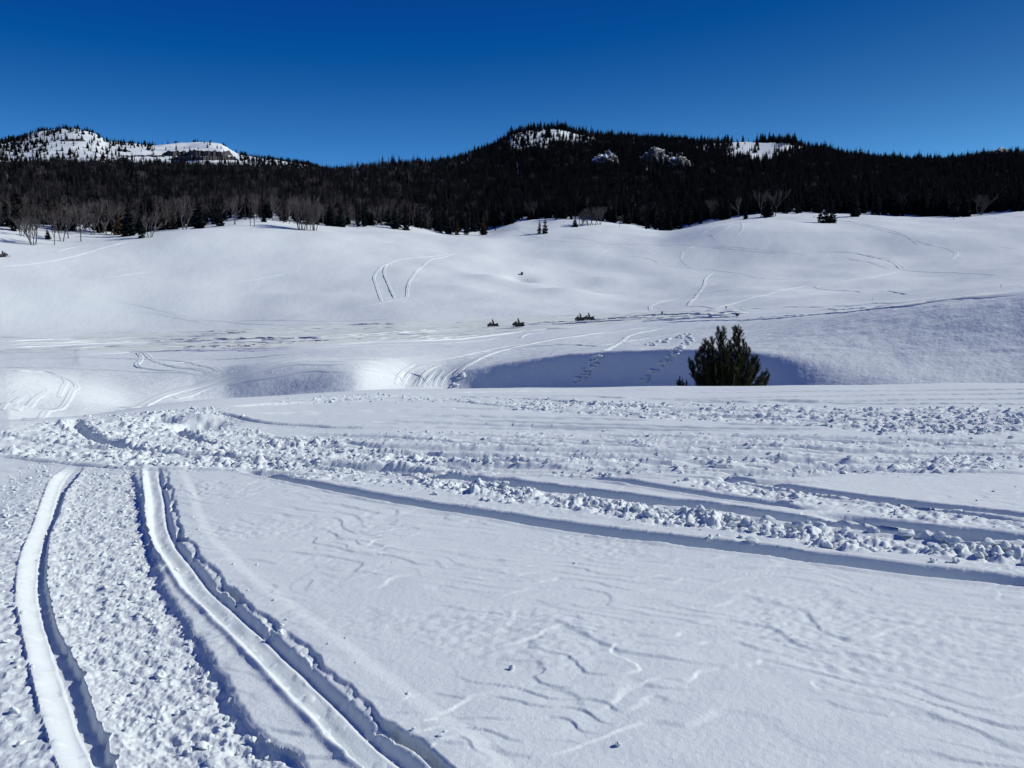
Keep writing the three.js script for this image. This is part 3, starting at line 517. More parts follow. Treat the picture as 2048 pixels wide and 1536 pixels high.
// the largest chunks, each a thing: [x in view, y in view, size m]
const CHUNKS = [[1190, 1012, 0.11], [1240, 1014, 0.12], [1272, 1024, 0.10], [1330, 1030, 0.11], [1370, 1028, 0.13], [1420, 1036, 0.13], [1470, 1048, 0.16], [1492, 1056, 0.12], [1535, 1055, 0.16], [1560, 1062, 0.12], [1596, 1060, 0.14], [1640, 1066, 0.12], [1690, 1068, 0.1], [1745, 1070, 0.12], [1790, 1074, 0.13], [1810, 1080, 0.15], [1850, 1084, 0.16], [1880, 1090, 0.15], [1905, 1094, 0.14], [1940, 1100, 0.13], [1975, 1098, 0.14], [2010, 1104, 0.15], [2036, 1106, 0.15],
  [1120, 1002, 0.08], [1060, 992, 0.08], [985, 982, 0.07], [930, 974, 0.06], [1868, 860, 0.16], [1905, 852, 0.2], [1940, 846, 0.22], [1968, 850, 0.18], [2000, 852, 0.2], [2030, 862, 0.18], [1880, 834, 0.16], [1925, 838, 0.16], [1780, 848, 0.14], [1812, 842, 0.12], [1500, 896, 0.1], [1690, 852, 0.12]];
const ORD = 'first second third fourth fifth sixth seventh eighth ninth tenth eleventh twelfth thirteenth fourteenth fifteenth sixteenth seventeenth eighteenth nineteenth twentieth twenty-first twenty-second twenty-third twenty-fourth twenty-fifth twenty-sixth twenty-seventh'.split(' ');
CHUNKS.forEach(([px, py, big], i) => {
  const s = big * (i < 27 ? 0.44 : 0.34);
  const p = groundAt(px, py), o = new THREE.Mesh(CLODS[i % CLODS.length], snowPlain); o.name = numbered('snow_chunk');
  o.position.set(p.x, H(p.x, p.z) + s * 0.28, p.z); o.scale.set(s * rr(0.9, 1.2), s * rr(0.75, 1), s * rr(0.85, 1.1)); o.rotation.set(rr(-0.3, 0.3), rr(0, 6), rr(-0.3, 0.3)); o.castShadow = o.receiveShadow = true; scene.add(o);
  const row = i < 27, at = CHUNKS.filter((c, k) => (k < 27) === row).map((c) => c[0]).sort((a, b) => a - b).indexOf(px);
  if (row) tag(o, `white snow chunk, ${ORD[at]} from left in the row beside the long rut`, 'snow chunk', 'snow chunks in the row beside the long rut');
  else tag(o, `white snow chunk, ${ORD[at]} from left in the heap below the right crest`, 'snow chunk', 'snow chunks heaped far right below the crest');
});
for (const [px, py, s, l] of [[1024, 1345, 0.016, 'tiny lone snow lump on smooth crust right of the ski track'], [1236, 1496, 0.014, 'small lone snow lump low on the smooth crust near the bottom edge'], [1910, 1128, 0.03, 'small snow lump just past the near long rut, right of its neighbour'], [1866, 1128, 0.022, 'smaller snow lump just past the near long rut, left of its neighbour'], [562, 1270, 0.025, 'small round snow lump beside the right ski groove']]) {
  const p = groundAt(px, py), o = new THREE.Mesh(CLODS[3], snowPlain); o.name = numbered('snow_chunk'); o.position.set(p.x, H(p.x, p.z) + s * 0.5, p.z); o.scale.setScalar(s); o.rotation.y = rr(0, 6); o.castShadow = o.receiveShadow = true; scene.add(o); tag(o, l, 'snow chunk');
}

// ------------------------------------------------------------------ rock: outcrops on the wooded hill, cliff bands on the left mountain
const rockMat = new THREE.MeshStandardMaterial({ vertexColors: true, roughness: 0.95 });
function outcrop(px, py, wpx, hpx, seed, label) {
  const p = groundAt(px, py, land, 480), R = Math.hypot(p.x, p.z), s = R / FOC, w = wpx * s / 2, h = hpx * s;
  let g = new THREE.IcosahedronGeometry(1, 14); g.deleteAttribute('uv'); g.deleteAttribute('normal'); g = mergeVertices(g, 1e-4);
  const q = g.attributes.position, col = new Float32Array(q.count * 3), v = new THREE.Vector3();
  for (let i = 0; i < q.count; i++) {
    v.fromBufferAttribute(q, i);
    const a = Math.atan2(v.z, v.x), n = 1 + 0.4 * noise(v.x * 2.1 + seed, v.z * 2.1 + v.y, 300) + 0.28 * noise(v.x * 5 + seed, v.y * 6 + v.z * 5, 301) + 0.12 * noise(v.x * 13, v.y * 12 + v.z * 11 + seed, 302);
    const st = Math.floor(v.y * 5 + noise(a * 2, seed, 303)) / 5;
    q.setXYZ(i, v.x * n * w, (0.65 * v.y + 0.35 * st) * n * h, v.z * n * w * 0.6);
  }
  g.computeVertexNormals();
  const nn = g.attributes.normal;
  for (let i = 0; i < q.count; i++) {
    const up = nn.getY(i) + 0.5 * noise(q.getX(i) / 3.2 + seed, q.getY(i) / 2.6 + q.getZ(i) / 3, 304), k = sstep(0.58, 0.7, up);
    const r = 0.03 + 0.035 * (0.5 + noise(q.getX(i) / 2, q.getY(i) * 1.2, 305));
    col[i * 3] = lerp(r, 0.60, k); col[i * 3 + 1] = lerp(r * 0.95, 0.665, k); col[i * 3 + 2] = lerp(r * 0.95, 0.685, k);
  }
  g.setAttribute('color', new THREE.BufferAttribute(col, 3));
  const o = new THREE.Mesh(g, rockMat); o.name = numbered('rock_outcrop'); o.position.set(p.x, p.y + h * 0.15, p.z); o.rotation.y = Math.atan2(-p.x, -p.z) * -1; o.castShadow = o.receiveShadow = true; scene.add(o);
  return tag(o, label, 'rock outcrop');
}
outcrop(1212, 336, 52, 24, 1.3, 'left of the snow-dusted rock outcrops in the dark forest below the peak');
outcrop(1312, 330, 50, 26, 4.1, 'highest snow-dusted rock outcrop among dark trees, in the middle of the three');
outcrop(1358, 342, 46, 22, 7.7, 'snow-dusted rock outcrop right of the highest one, sloping down to the right');
outcrop(2000, 318, 52, 14, 9.2, 'low snowy rock outcrop near the ridge top at the far right');
{
  const p = groundAt(1044, 549, land, 100), g = new THREE.IcosahedronGeometry(0.6, 3), q = g.attributes.position, v = new THREE.Vector3();
  for (let i = 0; i < q.count; i++) { v.fromBufferAttribute(q, i); v.multiplyScalar(1 + 0.35 * noise(v.x * 2, v.y * 2 + v.z, 320)); q.setXYZ(i, v.x * 0.8, v.y * 1.25, v.z); }
  g.computeVertexNormals();
  const o = new THREE.Mesh(g, new THREE.MeshStandardMaterial({ color: new THREE.Color().setRGB(0.06, 0.06, 0.07), roughness: 0.9 })); o.name = numbered('boulder'); o.position.set(p.x, p.y + 0.3, p.z); o.castShadow = o.receiveShadow = true; scene.add(o);
  tag(o, 'lone dark boulder poking out of a hollow in the middle of the snow meadow', 'boulder');
}
{
  const c = thing('cliff', 0, 0, 0); tag(c, 'dark layered cliff bands under the snowy rim of the left mountain', 'cliff');
  const m = new THREE.MeshStandardMaterial({ color: new THREE.Color().setRGB(0.035, 0.033, 0.036), roughness: 0.95 });
  for (const [x0, x1, y0, h, seed] of [[322, 466, 312, 11, 1], [338, 476, 320, 9, 2], [118, 172, 282, 4.5, 3], [232, 262, 302, 3.5, 4], [376, 420, 304, 4, 5], [240, 330, 313, 3, 6]]) {
    const pos = [], idx = []; let n = 0;
    for (let px = x0; px <= x1; px += 1.5, n++) {
      const fade = Math.min(1, (px - x0) / 12 + 0.12, (x1 - px) / 8 + 0.12), p = groundAt(px, y0 + 2.5 * noise(px / 18, seed, 330), land, 1150), R = Math.hypot(p.x, p.z), hh = h * fade * (0.8 + 0.5 * noise(px / 7, seed * 3, 331)) * R / FOC, out = 5 * noise(px / 5, seed * 7, 332) + 3 * noise(px / 2, seed, 333);
      const ux = p.x / R, uz = p.z / R;
      for (const [d, y] of [[-out - 3, -3], [-out - 2, hh * 0.5], [-out, hh * 0.52], [-out + 1, hh], [16, hh - 1.5], [20, -6]]) pos.push(p.x + ux * d, p.y + y, p.z + uz * d);
    }
    for (let i = 0; i < n - 1; i++) for (let j = 0; j < 5; j++) { const a = i * 6 + j; idx.push(a, a + 1, a + 7, a, a + 7, a + 6); }
    let g = new THREE.BufferGeometry(); g.setAttribute('position', new THREE.Float32BufferAttribute(pos, 3)); g.setIndex(idx); g = g.toNonIndexed(); g.computeVertexNormals();
    part('rock_band', g, m, c);
  }
}

// ------------------------------------------------------------------ trees
const lin = (r, g, b) => new THREE.Color().setRGB(r, g, b);
const needleMat = new THREE.MeshPhysicalMaterial({ specularIntensity: 0.1, color: lin(0.009, 0.014, 0.017), roughness: 0.95, side: THREE.DoubleSide });
const needleBrown = new THREE.MeshPhysicalMaterial({ specularIntensity: 0.1, color: lin(0.05, 0.036, 0.022), roughness: 0.95, side: THREE.DoubleSide });
const trunkMat = new THREE.MeshPhysicalMaterial({ specularIntensity: 0.1, color: lin(0.016, 0.015, 0.015), roughness: 0.95 });
const greyMat = new THREE.MeshPhysicalMaterial({ specularIntensity: 0.2, color: lin(0.085, 0.08, 0.08), roughness: 0.95, side: THREE.DoubleSide });
const darkGreyMat = new THREE.MeshPhysicalMaterial({ specularIntensity: 0.1, color: lin(0.034, 0.035, 0.040), roughness: 0.95, side: THREE.DoubleSide });
class Tri {
  constructor() { this.p = []; }
  tri(a, b, c) { this.p.push(a.x, a.y, a.z, b.x, b.y, b.z, c.x, c.y, c.z); }
  limb(a, b, ra, rb, sides = 3) {
    const d = b.clone().sub(a).normalize(), u = new THREE.Vector3(Math.abs(d.y) > 0.9 ? 1 : 0, Math.abs(d.y) > 0.9 ? 0 : 1, 0).cross(d).normalize(), w = d.clone().cross(u);
    const at = (c, r, k) => { const t = k / sides * 6.2832; return c.clone().addScaledVector(u, r * Math.cos(t)).addScaledVector(w, r * Math.sin(t)); };
    for (let k = 0; k < sides; k++) { const a0 = at(a, ra, k), a1 = at(a, ra, k + 1), b0 = at(b, rb, k), b1 = at(b, rb, k + 1); this.tri(a0, a1, b1); this.tri(a0, b1, b0); }
  }
  geo() { const g = new THREE.BufferGeometry(); g.setAttribute('position', new THREE.Float32BufferAttribute(this.p, 3)); g.computeVertexNormals(); return g; }
}
const V = (x, y, z) => new THREE.Vector3(x, y, z);
function conifer(seed, wide, full = 1) {                            // one metre tall; scaled when placed
  const q = mulberry(seed), crown = new Tri(), trunk = new Tri(), r = (a, b) => a + (b - a) * q();
  trunk.limb(V(0, -0.05, 0), V(0, 0.55, 0), 0.016, 0.010, 5); trunk.limb(V(0, 0.55, 0), V(0.004, 0.97, 0), 0.010, 0.003, 4);
  const levels = Math.round(22 * full);
  for (let l = 0; l < levels; l++) {
    const t = l / (levels - 1), y = 0.05 + 0.92 * t, R = wide * Math.pow(1 - t, 0.72) * (0.62 + 0.55 * q()) + 0.012, n = t > 0.85 ? 5 : 8;
    for (let k = 0; k < n; k++) {
      if (q() < 0.1) continue;
      const a = (k + q()) / n * 6.2832, L = R * r(0.6, 1.2), c = Math.cos(a), s = Math.sin(a), y0 = y + r(-0.012, 0.012), dr = L * r(0.15, 0.5), up = L * r(0, 0.25), w = L * r(0.28, 0.42);
      const base = V(0, y0, 0), mid = V(c * L * 0.6, y0 - dr * 0.6, s * L * 0.6), tip = V(c * L, y0 - dr + up, s * L), e1 = V(mid.x - s * w, mid.y - w * 0.5, mid.z + c * w), e2 = V(mid.x + s * w, mid.y - w * 0.5, mid.z - c * w);
      crown.tri(base, e1, tip); crown.tri(base, tip, e2); crown.tri(base, V(mid.x, mid.y - w * 0.9, mid.z), tip);
    }
  }
  crown.tri(V(-0.012, 0.93, 0), V(0.012, 0.93, 0), V(0, 1, 0)); crown.tri(V(0, 0.93, -0.012), V(0, 0.93, 0.012), V(0, 1.005, 0));
  return { crown: crown.geo(), trunk: trunk.geo() };
}
function bareTree(seed, stems, spread) {                            // vase of bare limbs and twigs, one metre tall
  const q = mulberry(seed), crown = new Tri(), trunk = new Tri(), r = (a, b) => a + (b - a) * q();
  const grow = (p, d, len, rad, depth, into) => {
    const e = p.clone().addScaledVector(d, len); into.limb(p, e, rad, rad * 0.66, depth > 3 ? 4 : 3);
    if (depth === 0) return;
    const n = depth > 3 ? 3 : 2 + (q() < 0.65 ? 1 : 0);
    for (let k = 0; k < n; k++) {
      const nd = d.clone().add(V(r(-1, 1), r(-0.15, 0.55), r(-1, 1)).multiplyScalar(0.62 * spread)).normalize();
      grow(p.clone().lerp(e, k === 0 ? 1 : r(0.4, 1)), nd, len * r(0.58, 0.82), rad * 0.68, depth - 1, crown);
    }
  };
  for (let s = 0; s < stems; s++) { const a = s / stems * 6.28 + r(0, 1), o = stems > 1 ? 0.05 : 0; grow(V(Math.cos(a) * o, -0.03, Math.sin(a) * o), V(Math.cos(a) * (stems > 1 ? 0.32 : 0.06), 1, Math.sin(a) * (stems > 1 ? 0.32 : 0.06)).normalize(), r(0.28, 0.38), 0.017, 5, trunk); }
  const a = crown.geo(), b = trunk.geo(); a.computeBoundingBox(); const k = 1 / a.boundingBox.max.y; a.scale(k, k, k); b.scale(k, k, k);
  return { crown: a, trunk: b };
}
function snag(seed) {                                              // dead standing pole with short stubs, one metre tall
  const q = mulberry(seed), crown = new Tri(), trunk = new Tri(), r = (a, b) => a + (b - a) * q();
  const lx = r(-0.03, 0.03); trunk.limb(V(0, -0.05, 0), V(lx, 0.98, 0), 0.015, 0.004, 4);
  for (let k = 0; k < 46; k++) { const t = 0.16 + 0.8 * q(), a = q() * 6.28, L = r(0.03, 0.12) * (1.2 - t * 0.8), p = V(lx * t, t, 0); crown.limb(p, V(p.x + Math.cos(a) * L, t + L * r(-0.5, 0.5), Math.sin(a) * L), 0.0045, 0.002); }
  return { crown: crown.geo(), trunk: trunk.geo() };
}
const CON = [conifer(11, 0.19), conifer(12, 0.15), conifer(13, 0.23), conifer(14, 0.13), conifer(15, 0.17)];
const BARE = [bareTree(21, 1, 1), bareTree(22, 3, 0.9), bareTree(23, 4, 0.85), bareTree(24, 1, 0.8), bareTree(25, 2, 0.95)];
const SNAG = [snag(31), snag(32), snag(33)];
const KIND = { conifer: [CON, needleMat, trunkMat, 'conifer_tree', 'conifer'], bare: [BARE, greyMat, greyMat, 'bare_tree', 'bare tree'], snag: [SNAG, darkGreyMat, darkGreyMat, 'dead_tree', 'dead tree'] };
const proto = {};
function plant(kind, v, x, y, z, h, wide, label, group, mat) {
  const [list, cm, tm, name, cat] = KIND[kind], key = kind + v; let t;
  if (!proto[key]) { t = thing(name, x, y, z, rr(0, 6)); part('trunk', list[v].trunk, tm, t); part('crown', list[v].crown, cm, t); proto[key] = t; }
  else t = copyOf(proto[key], x, y, z, rr(0, 6), name);
  t.children[1].material = mat ?? cm;
  t.scale.set(h * wide, h, h * wide); return tag(t, label, cat, group);
}
// trees one can tell apart along the edge of the meadow: [x in view, y at the foot, height in view, kind, form, width, label]
const EDGE = [
  [22, 456, 50, 'bare', 0, 1.1, 'slim bare grey tree at the far left edge of the wood'], [43, 472, 42, 'bare', 1, 1.1, 'low bare grey tree with several stems at the far left, behind its taller neighbour'], [67, 490, 48, 'bare', 2, 1, 'many-stemmed bare tree nearest the viewer at the far left, throwing a long shadow'], [74, 490, 36, 'snag', 0, 0.7, 'thin dead pole standing beside the many-stemmed bare tree at far left'],
  [109, 490, 58, 'bare', 3, 0.9, 'tall narrow bare tree standing out alone on the snow, left group'], [124, 482, 52, 'bare', 4, 0.9, 'bare twin-stemmed tree just behind the tall narrow one, left group'], [137, 477, 60, 'bare', 0, 0.9, 'tall bare tree with dense twigs, middle of the left group'], [162, 483, 66, 'bare', 3, 0.8, 'tallest lone bare tree in front of the left wood, right end of its group'], [96, 478, 18, 'conifer', 2, 1.5, 'low dark bushy conifer at the feet of the left bare trees'],
  [187, 469, 52, 'bare', 1, 1.0, 'bare tree against the dark wood, right of the tallest lone one'], [202, 466, 58, 'bare', 2, 1.1, 'wide spreading bare tree against the dark wood, left part'], [218, 468, 56, 'bare', 4, 1.1, 'bare spreading tree with paired stems before the dark wood'], [236, 470, 48, 'conifer', 0, 1.1, 'brownish dark conifer at the wood edge left of the bare tree with a black foot'], [258, 472, 60, 'conifer', 2, 1.1, 'broad dark conifer standing forward at the left wood edge'], [284, 476, 40, 'conifer', 4, 1.3, 'short dark conifer beside the forward bare tree at left'], [300, 475, 56, 'bare', 1, 0.95, 'bare fan-shaped tree standing forward of the dark left wood'],
  [324, 459, 62, 'bare', 3, 0.8, 'tall slim bare trunk, left of a row of three at the left wood'], [344, 458, 60, 'bare', 0, 0.8, 'middle of the row of three slim bare trees at the left wood'], [368, 459, 62, 'bare', 2, 0.9, 'fan-shaped bare tree with several stems, right of the row of three'], [398, 457, 60, 'conifer', 2, 1.1, 'very dark full conifer right of the fan-shaped bare trees'], [440, 452, 48, 'conifer', 0, 1.1, 'dark conifer at the edge where the snow starts to rise'],
  [470, 449, 58, 'bare', 4, 0.8, 'bare tree with light twigs before the dark conifers'], [501, 452, 42, 'snag', 1, 0.9, 'left one of two dead poles on the snow rise'], [509, 452, 46, 'snag', 2, 0.9, 'right one of two dead poles on the snow rise'], [528, 444, 22, 'conifer', 2, 1.2, 'small dark conifer right of the two dead poles'], [545, 441, 50, 'bare', 0, 0.9, 'slim bare tree on top of the snow rise'],
  [579, 447, 48, 'bare', 3, 0.9, 'slim bare tree just left of the big bare clump'], [600, 460, 60, 'bare', 2, 0.8, 'leftmost stem group of the big bare clump on the snow'], [607, 460, 66, 'bare', 4, 0.8, 'leaning bare tree inside the big bare clump, left half'], [614, 459, 70, 'bare', 0, 0.9, 'tallest bare tree in the big bare clump on the snow'], [622, 461, 64, 'bare', 1, 0.9, 'bare tree in the big bare clump, right half'], [630, 461, 56, 'bare', 2, 0.8, 'rightmost bare tree leaning out of the big bare clump'],
  [660, 452, 46, 'conifer', 2, 1.2, 'dark wide conifer right of the big bare clump, left of a pair'], [680, 454, 48, 'conifer', 0, 1.3, 'dark wide conifer right of the big bare clump, right of a pair'], [697, 450, 34, 'bare', 1, 1.2, 'small bare bush beside the pair of wide conifers'], [716, 453, 40, 'conifer', 4, 1.1, 'dark conifer at the foot of a bowed pale tree'], [728, 449, 44, 'conifer', 1, 1.1, 'dark conifer standing behind its neighbour at the middle wood edge'], [752, 452, 40, 'bare', 4, 1.1, 'bare bowed tree at the middle of the wood edge'], [790, 458, 42, 'conifer', 2, 1.1, 'broad black conifer above the smooth snow slope, left of its twin'], [812, 460, 46, 'conifer', 0, 1.2, 'broad black conifer above the smooth snow slope, right of its twin'],
  [853, 457, 38, 'bare', 3, 1, 'slim bare tree where the snow dips to the right'], [880, 465, 34, 'conifer', 4, 1.2, 'dark conifer on the dip, left end of its cluster'], [897, 468, 36, 'conifer', 2, 1.1, 'full dark conifer on the dip, second in its cluster'], [914, 470, 32, 'conifer', 0, 1.2, 'lowest dark conifer in the dip, centre of its cluster'], [932, 469, 34, 'conifer', 1, 1.2, 'narrow dark conifer in the dip, right side of its cluster'], [967, 470, 38, 'conifer', 2, 1, 'dark conifer standing out from the wood left of the snow knoll'], [991, 461, 10, 'conifer', 3, 1.3, 'tiny lone conifer on the snow left of the knoll'],
  [1079, 467, 29, 'conifer', 4, 1.2, 'shorter of the two lone conifers side by side on the snow'], [1090, 467, 36, 'conifer', 0, 1.1, 'taller of the two lone conifers side by side on the snow'], [1112, 440, 24, 'conifer', 4, 1.2, 'dark conifer at the wood edge behind the two lone conifers'], [1150, 454, 22, 'conifer', 2, 1.3, 'short bushy conifer at the left end of the bare thicket on the knoll'], [1163, 452, 26, 'bare', 2, 1.1, 'low bare shrub in the thicket on the knoll, left'], [1178, 451, 36, 'bare', 1, 1.2, 'wide bare bush in the thicket on the knoll, second from left'], [1188, 450, 38, 'bare', 4, 1.1, 'tallest bare bush in the thicket on the knoll'], [1199, 449, 36, 'bare', 2, 1.1, 'rightmost bare bush in the thicket on the knoll'],
  [1239, 454, 24, 'bare', 3, 1.1, 'small bare tree alone on the snow right of the thicket'], [1279, 449, 24, 'bare', 0, 1, 'small bare tree before the dark wood, above a tiny conifer'], [1292, 458, 18, 'conifer', 4, 1.2, 'small dark conifer forward on the snow near the hollow'], [1301, 457, 12, 'bare', 1, 1.2, 'tiny bare bush beside the small conifer near the hollow'], [1338, 459, 34, 'conifer', 2, 1.1, 'dark conifer at the head of the hollow, left one'], [1361, 457, 36, 'conifer', 0, 1.1, 'dark conifer at the head of the hollow, right one'], [1400, 447, 34, 'conifer', 4, 1.1, 'dark conifer on the left shoulder of the wide snow mound'],
  [1477, 435, 40, 'bare', 0, 1, 'pale bare tree behind the wide snow mound'], [1491, 438, 24, 'conifer', 2, 1, 'short dark conifer beside the pale bare tree behind the mound'], [1522, 434, 50, 'bare', 3, 1, 'tall bare tree at the left of a dark clump right of the mound'], [1535, 434, 44, 'conifer', 2, 1.2, 'dark conifer in the middle of the clump right of the mound'], [1549, 432, 50, 'bare', 4, 1, 'bare tree at the right of the dark clump right of the mound'], [1640, 445, 38, 'conifer', 4, 1.15, 'left conifer of the dark trio alone on the right snowfield'], [1652, 446, 43, 'conifer', 0, 1.2, 'middle conifer of the dark trio alone on the right snowfield'], [1664, 446, 38, 'conifer', 2, 1, 'right conifer of the dark trio alone on the right snowfield'], [1628, 435, 4, 'conifer', 2, 1.2, 'tiny sapling poking from the snow left of the dark trio'],
  [1711, 433, 40, 'conifer', 2, 1.2, 'dark conifer at the wood edge right of the lone trio'], [1755, 430, 34, 'conifer', 1, 1.1, 'dark conifer with snow gaps around it on the right wood edge'], [1789, 430, 44, 'conifer', 0, 1.1, 'tall dark conifer on the right wood edge'], [1803, 428, 36, 'bare', 3, 1, 'pale bare tree among black conifers on the right wood edge'], [1848, 430, 38, 'conifer', 2, 1.2, 'broad dark conifer on the right wood edge'], [1869, 430, 30, 'conifer', 4, 1.1, 'short dark conifer on the right wood edge'], [1910, 434, 40, 'conifer', 0, 1.2, 'forward dark conifer at far right, left of a pair'], [1930, 434, 42, 'conifer', 2, 1.2, 'forward dark conifer at far right, right of a pair'], [1960, 430, 34, 'bare', 2, 1.2, 'wide bare bush at far right before the black wood'], [2003, 423, 30, 'conifer', 1, 1.1, 'narrow dark conifer at far right by a snow gap'], [1907, 438, 3, 'conifer', 2, 1.6, 'tiny dark sapling in the snow below the far right pair'], [1990, 438, 3, 'conifer', 0, 1.6, 'tiny dark sapling on the open snow at far right'],
  [227, 292, 11, 'conifer', 2, 1.4, 'dark conifer on the skyline of the left mountain, nearest the summit'], [238, 300, 10, 'conifer', 0, 1.3, 'dark conifer on the skyline of the left mountain, farther down the shoulder'], [1770, 322, 17, 'conifer', 2, 1.3, 'single taller conifer on the skyline of the right ridge'],
];
const brownAt = new Set([236, 967, 914]);
for (const [px, py, hp, kind, v, w, label] of EDGE) {
  const p = groundAt(px, py, land, py < 330 ? 600 : 150), R = Math.hypot(p.x, p.z);
  plant(kind, v, p.x, p.y - 0.15, p.z, hp * R / FOC * 1.02, w, label, undefined, brownAt.has(px) ? needleBrown : undefined);
}
// how thick the wood stands at a spot of the view
function inPoly(poly, x, y) { let c = false; for (let i = 0, j = poly.length - 1; i < poly.length; j = i++) { const a = poly[j], b = poly[i]; if ((a[1] > y) !== (b[1] > y) && x < (b[0] - a[0]) * (y - a[1]) / (b[1] - a[1]) + a[0]) c = !c; } return c; }
const THIN = [
  [[[1458, 283], [1500, 279], [1566, 288], [1590, 300], [1550, 318], [1500, 321], [1456, 316], [1462, 300]], 0.02],
  [[[1385, 285], [1460, 278], [1462, 318], [1420, 316], [1390, 305]], 0.32], [[[1560, 284], [1640, 300], [1620, 316], [1552, 318], [1590, 300]], 0.4],
  [[[1030, 262], [1062, 250], [1112, 250], [1142, 268], [1122, 292], [1090, 304], [1040, 306], [1005, 308], [1010, 290]], 0.19], [[[1112, 258], [1200, 272], [1190, 292], [1130, 296], [1120, 280]], 0.34],
  [[[1186, 308], [1240, 308], [1240, 338], [1186, 340]], 0.3], [[[1270, 300], [1390, 304], [1392, 345], [1270, 338]], 0.36], [[[1975, 304], [2060, 300], [2060, 322], [1975, 322]], 0.3],
  [[[690, 322], [880, 316], [960, 312], [960, 330], [880, 340], [690, 352]], 0.3],
];
const forest = { conifer: CON.map(() => []), bare: BARE.map(() => []), snag: SNAG.map(() => []) };
{
  const M = new THREE.Matrix4(), Q = new THREE.Quaternion(), Y = V(0, 1, 0), edgeR = KN[10][0], edgeZ = azOf(-220), edgeW = azOf(2270);
  const put = (kind, x, z, h, w) => { const L = forest[kind], v = rnd() * L.length | 0; Q.setFromAxisAngle(Y, rnd() * 6.28); M.compose(V(x, land(x, z) - 0.3, z), Q, V(h * w, h, h * w)); L[v].push(M.clone()); };
  const N = 95000;
  for (let k = 0; k < N; k++) {
    const az = lerp(edgeZ, edgeW, rnd()), px = pxOf(az), e = edgeR(px) + 1 + 20 * Math.max(0, noise(px / 38, 3, 350)) + 6 * noise(px / 9, 5, 351), r = Math.sqrt(lerp(e * e, 1420 * 1420, rnd())), x = Math.sin(az) * r, z = -Math.cos(az) * r;
    const [sx, sy] = project(x, land(x, z), z);
    let d = 1; for (const [poly, t] of THIN) if (inPoly(poly, sx + 26 * noise(x / 30, z / 30, 356), sy + 9 * noise(x / 30 + 50, z / 30, 357))) { d = t; break; }
    d *= 0.7 + 0.9 * noise(x / 60, z / 60, 352) * (r > 600 ? 1 : 0.3) + 0.3;
    if (r > 900 && px < 640) continue;
    if (r > 1080) d *= 0.62;
    if (rnd() > d) continue;
    const near = 1 - sstep(330, 560, r), left = 1 - sstep(700, 1100, px), u = rnd();
    const pb = 0.20 * left * (0.4 + near) + 0.015, ps = 0.07 + 0.24 * left;
    if (u < pb) put('bare', x, z, rr(6.5, 11), rr(0.7, 1.05)); else if (u < pb + ps) put('snag', x, z, rr(8, 13.5), rr(0.9, 1.3)); else put('conifer', x, z, (r > 1000 ? 4 + 13 * rnd() * rnd() + 3 * rnd() : rr(6.5, 13.5)) * (1 + 0.25 * noise(x / 25, z / 25, 353)), rr(0.8, 1.35));
  }
  // sparse wood on the left mountain and the far ridge behind
  for (let k = 0; k < 15000; k++) {
    const az = lerp(edgeZ, azOf(690), rnd()), r = Math.sqrt(lerp(1050 * 1050, 1960 * 1960, rnd())), x = Math.sin(az) * r, z = -Math.cos(az) * r, [sx, sy] = project(x, land(x, z), z);
    let d = 0.22 + 0.75 * Math.max(0, noise(x / 70, z / 90, 354)) + 0.5 * sstep(318, 336, sy) + 0.45 * (1 - sstep(0, 110, sx));
    if (sx > 160 && sx < 310 && sy < 318) d *= 0.55; if (sx > 310 && sx < 480 && sy < 326) d *= 0.12;
    if (rnd() > d) continue;
    put(rnd() < 0.25 ? 'snag' : 'conifer', x, z, rr(6, 12), rr(1, 1.6));
  }
}
for (const [kind, label] of [['conifer', 'dark mass of conifers covering the hills behind the meadow'], ['bare', 'bare grey trees mixed through the lower wood'], ['snag', 'dead standing poles mixed through the dark wood']]) {
  const [list, cm, tm] = KIND[kind], G = new THREE.Group(); G.name = numbered({ conifer: 'conifer_forest', bare: 'bare_woodland', snag: 'dead_woodland' }[kind]); G.userData.kind = 'stuff'; tag(G, label);
  list.forEach((t, v) => {
    const ms = forest[kind][v], n = t.crown.attributes.position.count, m = t.trunk.attributes.position.count, g = mergeGeometries([t.crown, t.trunk]), c = new Float32Array((n + m) * 3);
    for (let i = 0; i < n + m; i++) { const q = i < n ? cm.color : tm.color; c[i * 3] = q.r; c[i * 3 + 1] = q.g; c[i * 3 + 2] = q.b; }
    g.setAttribute('color', new THREE.BufferAttribute(c, 3));
    const o = new THREE.InstancedMesh(g, forestMat(), ms.length), tint = new THREE.Color();
    ms.forEach((mm, i) => { o.setMatrixAt(i, mm); const k = rr(0.6, 1.25); o.setColorAt(i, tint.setRGB(k * rr(0.95, 1.2), k, k)); });
    o.name = 'tree'; o.userData.kind = 'stuff'; o.castShadow = o.receiveShadow = true; G.add(o);
  });
  scene.add(G);
}
function forestMat() { return forestMat.m ??= new THREE.MeshPhysicalMaterial({ vertexColors: true, specularIntensity: 0.1, roughness: 0.95, side: THREE.DoubleSide }); }

